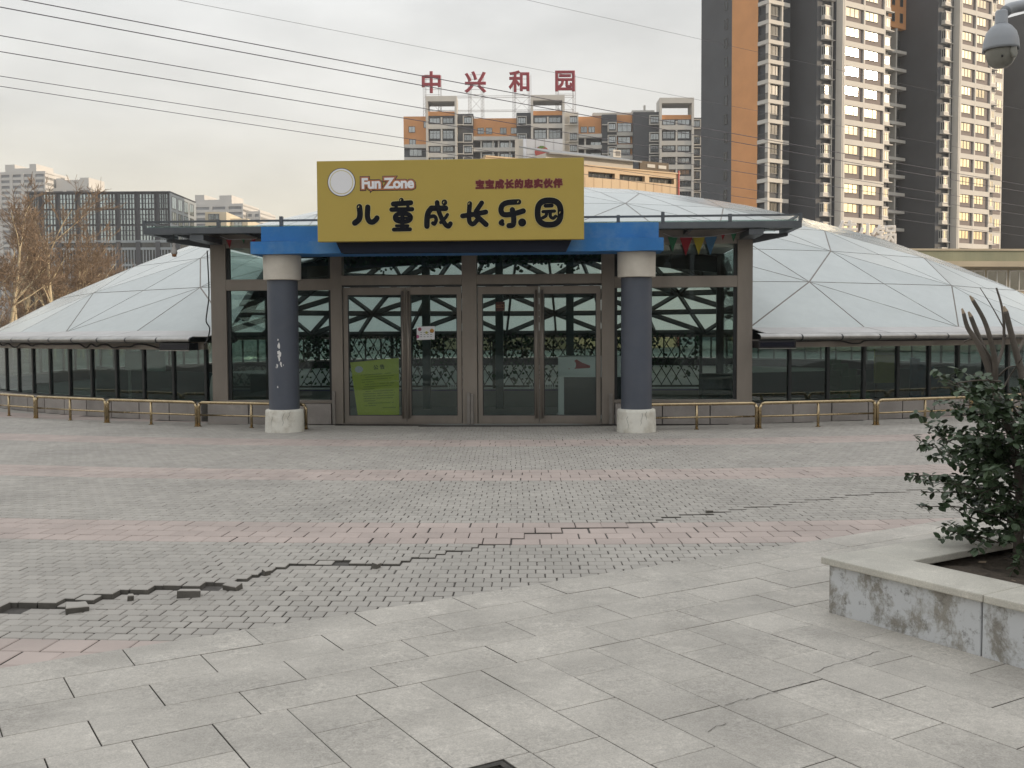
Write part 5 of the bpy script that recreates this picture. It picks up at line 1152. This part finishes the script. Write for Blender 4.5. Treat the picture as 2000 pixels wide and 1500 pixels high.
# ---- beige building and roof structures
m_beige = M('beige_tile', (.52, .385, .24), .6, var=.08, scale=.4, dirt=.30, dirtcol=(.34, .17, .08), dirtscale=.8, stretch=(1, 1, .15)); m_greyroof = M('grey_sheet_roof', (.22, .23, .235), .6, var=.1, scale=.8)
by = rad(30); bp = aty(1143, 648, 92.0); BD = Vector((math.cos(by), math.sin(by)))
def bpl(px, py):                                             # on the beige front: local x and height
    d = ray(px, py); nrm = Vector((-BD.y, BD.x)); t = (Vector((bp.x, bp.y)).dot(nrm)) / (d.x * nrm.x + d.y * nrm.y); p = EYE + d * t; return (Vector((p.x, p.y)) - Vector((bp.x, bp.y))).dot(BD), p.z
be = thing('beige_building', 'beige tiled building with three dark strip windows behind the dome', 'building', (bp.x, bp.y, 0), by)
zt = bpl(1143, 324)[1]; xr = bpl(1326, 343)[0]
wins = []
for x0, x1, yb in ((1149, 1201, 348), (1210, 1259.5, 354), (1268, 1316.5, 359)):
    a, z0 = bpl(x0, yb); c = bpl(x1, yb)[0]; wins.append((a, c))
zw0, zw1 = bpl(1149, 346)[1], bpl(1149, 334.5)[1]
bx(be, 'wall', m_beige, (-10, xr, 0, 14, 0, zw0), (-10, xr, 0, 14, zw1, zt)); 
xs = [-10] + [v for w in wins for v in w] + [xr]
for k in range(0, len(xs), 2): bx(be, 'pier', m_beige, (xs[k], xs[k + 1], 0, .8, zw0, zw1))
bx(be, 'inner_wall', m_bpane2, (-9.8, xr - .2, .8, 13.8, zw0, zw1))
for a, c in wins:
    n = 4; W = (c - a) / n; pr = win_proto(W - .05, zw1 - zw0 - .04, 0, m_bframe, m_bpane2, .05)
    for k in range(n): put_window(pr, be, (a + k * W + .02, .45, zw0 + .02))
jt = MB(); z = zw0 - .9
while z > 4: jt.box(-10, xr, -.012, -.002, z - .015, z + .015); z -= .9
x = -9.5
while x < xr: jt.box(x - .012, x + .012, -.012, -.002, 3, zw0 - .02); x += .95
jt.build('tile_joints', M('tile_joint', (.30, .2, .12), .8), be)
bx(be, 'drain_pipe', M('red_pipe', (.35, .03, .03), .5), (xr - .15, xr - .03, -.15, -.02, 0, zt + .3))
bx(be, 'parapet', m_beige, (-10, xr + .1, -.1, .3, zt, zt + .12))
a, z0 = bpl(1171, 322); c = bpl(1249, 333)[0]
b = MB(); b.eprism([(a - 5, zt + .1), (c, zt + .1), (c, zt + 1.0), (a - 5, zt + 1.0)], 1.0, 5); b.build('roof_shed', m_lwhite, be)
b = MB(); b.add([(a - 5, .4, zt + 1.0), (c + .6, .4, zt + .95), (c + .6, 5.6, zt + 2.2), (a - 5, 5.6, zt + 2.3), (a - 5, .4, zt + .9), (c + .6, .4, zt + .85), (c + .6, 5.6, zt + 2.1), (a - 5, 5.6, zt + 2.2)], [(0, 1, 2, 3), (7, 6, 5, 4), (0, 4, 5, 1), (1, 5, 6, 2), (2, 6, 7, 3), (3, 7, 4, 0)]); b.build('shed_roof', m_greyroof, be)
a = bpl(1258, 335)[0]; c = bpl(1314, 338)[0]
bx(be, 'roof_board', M('brown_board', (.10, .075, .05), .7, var=.2, scale=3), (a, c, .6, .8, zt + .12, zt + 1.05)); bx(be, 'board_panel', m_lwhite, (a + .8, a + 1.7, .55, .6, zt + .5, zt + .8), (a + 2.1, a + 3.0, .55, .6, zt + .48, zt + .78))
a = bpl(1243, 320)[0]; o = bx(be, 'air_conditioner', m_lwhite, (a, a + .9, 3.6, 4.1, zt + 1.75, zt + 2.45)); o2 = bx(o, 'grille', m_bframe, (a + .3, a + .8, 3.57, 3.595, zt + 1.9, zt + 2.35))
# white rooftop box with a red fruit emblem
tx, tz = bpl(1028, 312); tx1, tz1 = bpl(1099, 271)
q0 = aty(1007, 500, 98.0); q1 = aty(1100, 500, 98.0)
tb = thing('rooftop_box', 'white panelled rooftop box with a red tomato emblem', 'sign box', (q0.x, 98.0, aty(1007, 500, 98.0).z * 0))
Wb = q1.x - q0.x; zlo, zhi = zt - .3, aty(1050, 271, 98.0).z
m_wpan = M('white_panel', (.62, .63, .66), .5, var=.05, scale=.6)
n = 4
for k in range(n):
    for j in range(2):
        z0 = zlo + (zhi - zlo) * (0 if j == 0 else .62); z1 = zlo + (zhi - zlo) * (.62 if j == 0 else 1); bx(tb, 'panel', m_wpan, (1.05 + (Wb - 1.05) * k / n + .02, 1.05 + (Wb - 1.05) * (k + 1) / n - .02, 0, .1, z0 + .02, z1 - .02))
bx(tb, 'case', m_lwhite, (0, Wb, .1, 3, 0, zhi)); b = MB(); b.lathe([(1.04, zlo), (1.04, zhi)], 28, (1.04, 1.1)); b.build('rounded_end', m_wpan, tb, True)
cxx = aty(1058, 297, 98.0); r_ = 13 * 98 / F
em = MB(); em.add([(cxx.x - q0.x + r_ * math.cos(k / 28 * 6.283) * (1.0 + .05 * math.cos(2 * k / 28 * 6.283)), -.02, cxx.z + r_ * .9 * math.sin(k / 28 * 6.283)) for k in range(28)], [tuple(range(28))]); e_ = em.build('tomato_emblem', M('tomato_red', (.42, .10, .09), .5), tb)
em = MB(); em.add([(cxx.x - q0.x - r_ * .6, -.03, cxx.z + r_ * .55), (cxx.x - q0.x - r_ * .2, -.03, cxx.z + r_ * .6), (cxx.x - q0.x, -.03, cxx.z + r_ * .38), (cxx.x - q0.x + r_ * .2, -.03, cxx.z + r_ * .62), (cxx.x - q0.x + r_ * .65, -.03, cxx.z + r_ * .5), (cxx.x - q0.x + r_ * .25, -.03, cxx.z + r_ * .9), (cxx.x - q0.x - r_ * .25, -.03, cxx.z + r_ * .92)], [(0, 1, 6), (1, 2, 6), (2, 3, 5, 6), (3, 4, 5)]); em.build('leaf_crown', M('emblem_green', (.12, .22, .06), .5), e_)

# ---- low building behind the dome on the right, with white letters on its roof
lp = aty(1600, 648, 74.0); ly = rad(6)
lb = thing('low_building', 'low beige and green building with a window strip behind the dome', 'building', (lp.x, lp.y, 0), ly)
zr = aty(1820, 491, 75).z
m_olive = M('olive_fascia', (.26, .26, .17), .7, var=.15, scale=.6, dirt=.4, dirtcol=(.16, .19, .13), dirtscale=.5, stretch=(1, 1, .2)); m_lb = M('beige_render', (.42, .36, .26), .7, var=.1, scale=.5)
bx(lb, 'fascia', m_olive, (0, 40, -.6, 12, zr - .75, zr)); bx(lb, 'coping', m_lb, (-.1, 40.1, -.7, 12.1, zr + .001, zr + .14)); bx(lb, 'cornice', m_lb, (0, 40, -.9, .0, zr - 1.15, zr - .76)); bx(lb, 'wall', m_lb, (0, 40, .15, 12, 0, zr - .76)); bx(lb, 'band', m_lb, (0, 40, -.1, .15, zr - 3.4, zr - 2.9))
wL = win_proto(1.55, 1.5, 1, m_wframe, m_bpane, .07)
for k in range(23): put_window(wL, lb, (.6 + k * 1.72, .12, zr - 2.85))
wl = thing('roof_letters', 'white roof letters half hidden by the dome edge', 'roof sign', (*aty(1692, 500, 78.0)[:2], zr + .14), rad(2))
kk = 78.0 / F
for ch, px, py in (('佳', 1654, 455), ('火', 1695, 460), ('锅', 1731, 463)):
    p = aty(px, py, 78.0); text_part('white_character', ch, 1.62, M('warm_white', (.72, .69, .66), .5), wl, (p.x - aty(1692, 500, 78.0).x, 0, p.z - zr - .14), bevel=.05, extrude=.06)  # plain warm white letters
b = MB(); hz_ = aty(1692, 475, 78).z - zr + .4
for px in (1640, 1668, 1683, 1707, 1718, 1744): X = (px - 1692) * kk; b.bar((X, .25, 0), (X, .25, 1.6), .05, .05); b.bar((X, .25, 1.2), (X, 1.2, 0), .04, .04)
for z in (.12, .8): b.bar(((1640 - 1692) * kk, .2, z), ((1744 - 1692) * kk, .2, z), .05, .05)
b.build('support_frame', m_tr, wl)

# ---- dark office block on the left
OY = 270.0
def ou(px): return aty(px, 500, OY).x
def oz(py): return aty(200, py, OY).z
ob = thing('office_block', 'dark grey office block with grouped vertical windows beyond the bare trees', 'office block', (ou(55), OY, 0))
OX = ou(55)
def ol(px): return ou(px) - OX
m_office = M('office_cladding', (.060, .062, .070), .6, var=.06, scale=.3); m_oglass = pane_mat('office_glass', (.42, .50, .54), .1, .8, .85); m_olow = M('office_pale_frame', (.28, .31, .33), .6, var=.06, scale=.3)
bx(ob, 'wall', m_office, (0, ol(333), .5, 22, 0, oz(376)))
bx(ob, 'parapet', m_office, (-.3, ol(333) + .3, -.1, 22, oz(376), oz(374)))
side = bx(ob, 'side_wall', m_olow, (ol(333), ol(334) + .1, .2, 22, 0, oz(377)))
groups = [(60, 77.5), (86, 110.5), (118, 149.5), (157, 188.5), (196, 227), (235, 265), (273.5, 303.5), (312, 329.5)]
for r_, (y0, y1) in enumerate(((379.5, 407), (410.5, 437.5), (441.5, 469.5))):
    for x0, x1 in groups:
        a, c = ol(x0), ol(x1); W = c - a; n = 5 if W > 3.5 else 4
        b = MB()
        for k in range(n + 1): x = a + W * k / n; fw_ = .12 if k in (0, n) else random.uniform(.07, .18); b.box(x - fw_, x + fw_, .1, .5, oz(y1), oz(y0))
        o = b.build('window_group', m_office, ob)
        for k in range(n):
            p = MB(); p.box(a + W * k / n + .05, a + W * (k + 1) / n - .05, .38, .46, oz(y1), oz(y0)); p.build('pane', m_oglass, o)
            for q in (.33, .66): 
                pass
        b = MB()
        for q in (.36, .68): z = oz(y1) + (oz(y0) - oz(y1)) * q; b.box(a, c, .34, .39, z - .09, z + .09)
        b.build('crossbar', m_office, o)
bx(ob, 'lower_wall', m_bpane2, (-.1, ol(336), .3, 21, 0, oz(472)))
for y in (472, 486, 518, 540, 560): bx(ob, 'lower_band', m_olow, (-.2, ol(337), -.1, .35, oz(y) - .3, oz(y) + .3))
for k in range(9): x = ol(60 + 38.6 * (k - .55)); bx(ob, 'lower_pier', m_office, (x - .6, x + .6, -.15, .35, 0, oz(472)))
for k in range(46): x = ol(58 + 6 * k); bx(ob, 'fin', m_olow, (x - .12, x + .12, -.05, .3, oz(560), oz(487)))
pr = win_proto(3.4, 3.2, 1, m_bframe, m_oglass, .12)
for y in (407, 437, 469):
    for k in range(4): put_window(pr, ob, (ol(334) + .15, 1.2 + k * 5, oz(y)), math.pi / 2)
b2 = thing('pale_block', 'pale sunlit block beside the dark office block', 'building', (ou(347), OY + 25, 0))
bx(b2, 'wall', M('cream_render', (.56, .50, .38), .7, var=.06, scale=.3), (0, 6.0, 0, 20, 0, oz(393)), (3.2, 11.0, 4, 20, 0, oz(404)))
for k in range(6): put_window(wmid, b2, (.9, -.05, oz(410) - k * 3.3)); put_window(wmid, b2, (6.3, 3.95, oz(424) - k * 3.3))

# ---- hazy towers far behind on the left
m_far = M('far_white', (.50, .49, .47), .8, var=.05, scale=.1); m_farw = M('far_window', (.20, .215, .235), .4, var=.2, scale=.2)
FYD = 560.0
def fu(px): return aty(px, 500, FYD).x
def fz(py): return aty(200, py, FYD).z
def far_tower(lab, x0, x1, ytop, pents, depth=22, steps=3):
    t = thing('far_tower', lab, 'tower block', (fu(x0), FYD, 0), rad(-8)); W = (fu(x1) - fu(x0))
    bx(t, 'core', m_farw, (.4, W - .4, .5, depth, 0, fz(ytop)))
    z = fz(ytop); k = 0
    while z > fz(540):
        bx(t, 'floor_band', m_far, (0, W, 0, depth + .3, z - .2, z + 1.25)) if k % 1 == 0 else None; z -= 2.95; k += 1
    for q in range(steps + 1): x = W * q / steps; bx(t, 'pier', m_far, (max(0, x - .8), min(W, x + .8), -.2, depth + .5, 0, fz(ytop) + .3))
    for a, c, y in pents: bx(t, 'penthouse', m_far, (fu(a) - fu(x0), fu(c) - fu(x0), 2, depth - 4, fz(ytop) + 1.3, fz(y)))
far_tower('hazy white tower with two-horned penthouse behind the bare trees', -40, 103, 341, ((15, 35, 321), (35, 66, 329), (66, 80, 321)), steps=6)
far_tower('hazy white tower just showing above the dark office block', 104, 186, 372, ((110, 128, 347), (128, 160, 351), (160, 178, 347)))
far_tower('hazy white tower with two roof turrets above the canopy', 382, 481, 405, ((380, 399, 381), (399, 430, 391), (430, 455, 383)), steps=3)
far_tower('hazy white block lowest on the skyline by the canopy', 483, 511, 419, ((488, 500, 415), (504, 507, 411)), steps=2)

# ================================================================ TREES
m_tbark = M('pale_bark', (.44, .37, .25), .85, var=.35, scale=3.5, bump=.3, bscale=20); m_twig = M('twig_bark', (.21, .15, .10), .9, var=.3, scale=2)
def bare_tree(name, lab, px, ytop, Y, seed, spread=.5, lean=0.0, group='bare trees beside the hall', dens=1.15, twr=.020):
    p = aty(px, 600, Y); htot = aty(px, ytop, Y).z; t = thing(name, lab, 'tree', (p.x, p.y, 0), 0, group); r = random.Random(seed); tr = MB(); cr_ = MB(); r0 = htot * .016
    def grow(tb, pos, d, L_, rad_, lev):
        n = 4 if lev < 2 else 3; P = [pos]; cur = d.normalized()
        for i in range(n):
            sg_ = .045 if lev == 0 else .14; cur = (cur + Vector((r.gauss(0, sg_), r.gauss(0, sg_), r.gauss(.05, .06)))).normalized(); P.append(P[-1] + cur * L_ / n)
        rs_ = [rad_ * (1 - .55 * i / n) for i in range(n + 1)]; (tb if lev < 2 else cr_).tube(P, [max(x, twr * .5) for x in rs_], 6 if lev < 1 else (4 if lev < 2 else 3), cap=False)
        if lev >= 4: return
        nb = int((7, 6, 6, 5)[lev] * dens)
        for k in range(nb):
            f = r.uniform(.30 if lev == 0 else .2, 1.0); j = min(n - 1, int(f * n)); q = P[j].lerp(P[j + 1], f * n - j); a = r.uniform(0, 6.283); tilt = r.uniform(.35, .9) * (spread + .5)
            ax = cur.orthogonal().normalized(); dd = Matrix.Rotation(a, 3, cur) @ (Matrix.Rotation(tilt, 3, ax) @ cur); dd.z = dd.z * .8 + .18
            grow(tb, q, dd, L_ * r.uniform(.38, .62) * (1.0 if lev else .8), rad_ * (.5 if lev == 0 else .55) * (1 - .4 * f), lev + 1)
    grow(tr, Vector((0, 0, 0)), Vector((lean, 0, 1)), htot * .86, r0, 0)
    tr.build('trunk', m_tbark, t, True); cr_.build('crown', m_twig, t)
bare_tree('bare_tree', 'tall bare tree with pale lit trunk nearest the office block roofline', 93, 425, 58, 1, .45)
bare_tree('bare_tree', 'forked bare tree with pale twisted trunk at the hall eave tip', 8, 440, 55, 2, .55, .08)
bare_tree('bare_tree', 'bare tree between the two palest trunks', 48, 432, 62, 3, .4)
bare_tree('bare_tree', 'slender bare tree reaching up against the office windows', 150, 478, 66, 4, .35)
bare_tree('bare_tree', 'short twiggy bare tree lowest along the dome edge', 214, 512, 72, 5, .45)
bare_tree('bare_tree', 'short twiggy bare tree in the middle of the thicket', 185, 505, 72, 6, .5)
bare_tree('bare_tree', 'short twiggy bare tree behind the tallest pale trunk', 122, 500, 70, 7, .5)
bare_tree('bare_tree', 'short bushy bare tree behind the forked trunk', 22, 520, 68, 8, .6)
bare_tree('bare_tree', 'short bushy bare tree low beside the eave', 66, 530, 68, 9, .6)
bare_tree('bare_tree', 'bushy bare tree just off the dome edge', 160, 535, 62, 10, .7)
bare_tree('bare_tree', 'bare tree beyond the eave tip', -40, 450, 58, 12, .5)
bare_tree('bare_tree', 'thin bare tree against the far white tower', 30, 470, 60, 13, .4)
bare_tree('bare_tree', 'small bare tree at the dome edge under the office windows', 235, 530, 74, 14, .5)
bare_tree('bare_tree', 'low spreading bare tree beside the palest trunk', -5, 545, 52, 15, .8)
bare_tree('bare_tree', 'low spreading bare tree under the tallest crown', 105, 548, 60, 16, .8)
hp_ = aty(60, 600, 76.0)
hd_ = thing('hedge', 'dark brown leafless hedge at the foot of the bare trees', 'hedge', (hp_.x, hp_.y, 0)); rh = random.Random(31); hb = MB()
for _ in range(5200):
    x = rh.uniform(-14, 14); y = rh.uniform(-1.5, 1.5); L_ = rh.uniform(.7, 2.2) ; z = rh.uniform(0, 1.7); hb.tube([(x, y, z), (x + rh.gauss(0, .25), y + rh.gauss(0, .2), z + L_ * .5), (x + rh.gauss(0, .5), y + rh.gauss(0, .3), z + L_)], [.016, .012, .006], 3, cap=False)
stuff(hb.build('twigs', m_twig, hd_))

# ================================================================ OVERHEAD WIRES AND THEIR POLES
m_wire = M('wire', (.05, .05, .065), .6); m_pole = M('concrete_pole', (.36, .35, .33), .8, var=.1, scale=1)
wires = [((-100, -28), (2100, 378), .055, 'thick overhead wire, topmost of the crossarm wires'), ((-100, -5), (2100, 391), .055, 'thick overhead wire, second of the crossarm wires'), ((-100, 52), (2100, 418), .045, 'overhead wire, third of the crossarm wires'), ((-100, 84), (2100, 434), .045, 'overhead wire, fourth of the crossarm wires'), ((-100, 133), (2100, 458), .035, 'overhead wire, fifth of the crossarm wires'), ((-100, 153), (2100, 474), .035, 'overhead wire, lowest of the crossarm wires'), ((-100, -88), (2100, 328), .022, 'thin grey earth wire above the crossarm wires'), ((-100, -262), (2100, 236), .022, 'thin wire highest of all, crossing the tower')]
for end, lab in ((0, 'concrete pole carrying the wires beyond the bare trees'), (1, 'concrete pole carrying the wires beyond the apartment tower side')):
    c = aty(-100 if end == 0 else 2100, 648, 40.0 if end == 0 else 90.0)
    t = thing('utility_pole', lab, 'utility pole', (c.x, c.y, 0), 0, 'utility poles'); b = MB(); b.tube([(0, 0, 0), (0, 0, 20.6)], [.19, .10], 12); b.build('pole', m_pole, t, True)
    for w in wires:
        q = aty(w[end][0], w[end][1], c.y); b = MB(); b.box(-.09, .09, -.25, .25, q.z - .16 - 0, q.z - .05); b.build('crossarm', m_rib, t); 
for a, b_, r_, lab in wires:
    A = aty(a[0], a[1], 40.0); B = aty(b_[0], b_[1], 90.0); P = []
    for k in range(41): s = k / 40; p = A.lerp(B, s); p.z -= .55 * 4 * s * (1 - s) * .35; P.append(p)
    b = MB(); b.tube(P, r_ * .40, 5); tag(b.build('overhead_wire', m_wire), lab, 'wire', 'overhead wires')

# ================================================================ ADDED SHADE BLOCK OUT OF VIEW (keeps the low sun off the square)
sh2 = Vector((sdir.x, sdir.y)).normalized(); pp = Vector((-sh2.y, sh2.x)); cpos = sh2 * 62 + pp * (2.0)
ang2 = math.atan2(pp.y, pp.x)
oc = thing('shade_block', 'unseen grey block added to shade the square', 'building', (cpos.x, cpos.y, 0), ang2)
bx(oc, 'wall', M('grey_stucco', (.40, .38, .35), .8, var=.08, scale=.3), (-36, 33, -14, 0, 0, 22)); pr = win_proto(2.6, 1.9, 1, m_bframe, m_bpane, .09)
for fl_ in range(5):
    for k in range(16): put_window(pr, oc, (-34 + k * 4.1, .08, 4.6 + fl_ * 3.5), math.pi)

# ================================================================ ADDED DARK ROW AND PARKED CAR BEHIND THE VIEWER, mirrored in the glass
sr = thing('dark_reflection_row', 'unseen dark brick row added to darken the glass reflections', 'building', (0, -34, 0))  # row added out of view so the glass mirrors something dark
bx(sr, 'wall', M('dark_brick', (.11, .085, .07), .8, var=.15, scale=.8), (-70, 60, -12, 0, 0, 6.4))
bx(sr, 'cornice', m_lwhite, (-70.2, 60.2, -.2, .35, 6.4, 6.8))
prs = win_proto(4.6, 2.3, 2, m_bframe, m_bpane2, .1)
for k in range(21): put_window(prs, sr, (-62 + k * 5.8, .06, .5), math.pi); put_window(prs, sr, (-62 + k * 5.8, .06, 3.6), math.pi)
m_paint = M('white_car_paint', (.72, .73, .74), .25, coat=.6, var=.02); m_tyre = M('tyre_rubber', (.02, .02, .02), .8); m_alloy = M('alloy', (.45, .45, .46), .3, .8)
ca = thing('parked_car', 'white hatchback parked across from the entrance', 'car', (6.5, -1.9, 0))
b = MB(); b.eprism([(.05, .32), (.25, .22), (4.15, .22), (4.35, .40), (4.38, .80), (4.25, .98), (3.1, 1.0), (1.25, .96), (.45, .86), (.08, .68)], -.86, .86); body = b.build('body', m_paint, ca, bevel=.09)
b = MB(); b.eprism([(1.1, .94), (1.95, 1.42), (3.2, 1.46), (4.0, 1.32), (4.25, .95)], -.74, .74); b.build('cabin', m_paint, ca, bevel=.08)
for s in (-1, 1):
    for pts in ([(1.42, 1.0), (2.05, 1.36), (2.55, 1.38), (2.55, 1.0)], [(2.65, 1.0), (2.65, 1.385), (3.15, 1.38), (3.75, 1.27), (3.95, 1.0)]):
        b = MB(); y = s * .745; b.eprism(pts, min(y, y + s * .008), max(y, y + s * .008)); b.build('side_window', m_bpane2, ca)
    for x in (.82, 3.52):
        w = bpy.data.objects.new('wheel', None); link(w, ca); w.location = (x, s * .80, .31); w.rotation_euler = (math.pi / 2, 0, 0)
        b = MB(); b.lathe([(.2, -.09), (.29, -.09), (.31, -.06), (.31, .06), (.29, .09), (.2, .09)], 28, cap=False); b.build('tyre', m_tyre, w, True)
        b = MB(); b.lathe([(.2, -.085), (.2, .085)], 24)
        b.build('rim', m_alloy, w)
    b = MB(); b.box(.10, .34, s * .62 - .16, s * .62 + .16, .64, .76); b.build('headlight', m_oglass, ca, bevel=.03)

# ================================================================ HAZE
hm = bpy.data.materials.new('haze_air'); hm.use_nodes = True; hn = hm.node_tree; hn.nodes.clear()
pv = hn.nodes.new('ShaderNodeVolumePrincipled'); pv.inputs['Color'].default_value = (.93, .94, .96, 1); pv.inputs['Density'].default_value = 0.0003; pv.inputs['Anisotropy'].default_value = 0.2
ho = hn.nodes.new('ShaderNodeOutputMaterial'); hn.links.new(pv.outputs[0], ho.inputs['Volume'])
hz = MB(); hz.box(-400, 400, -150, 760, -1.1, 112); hzo = hz.build('haze', hm); stuff(hzo)
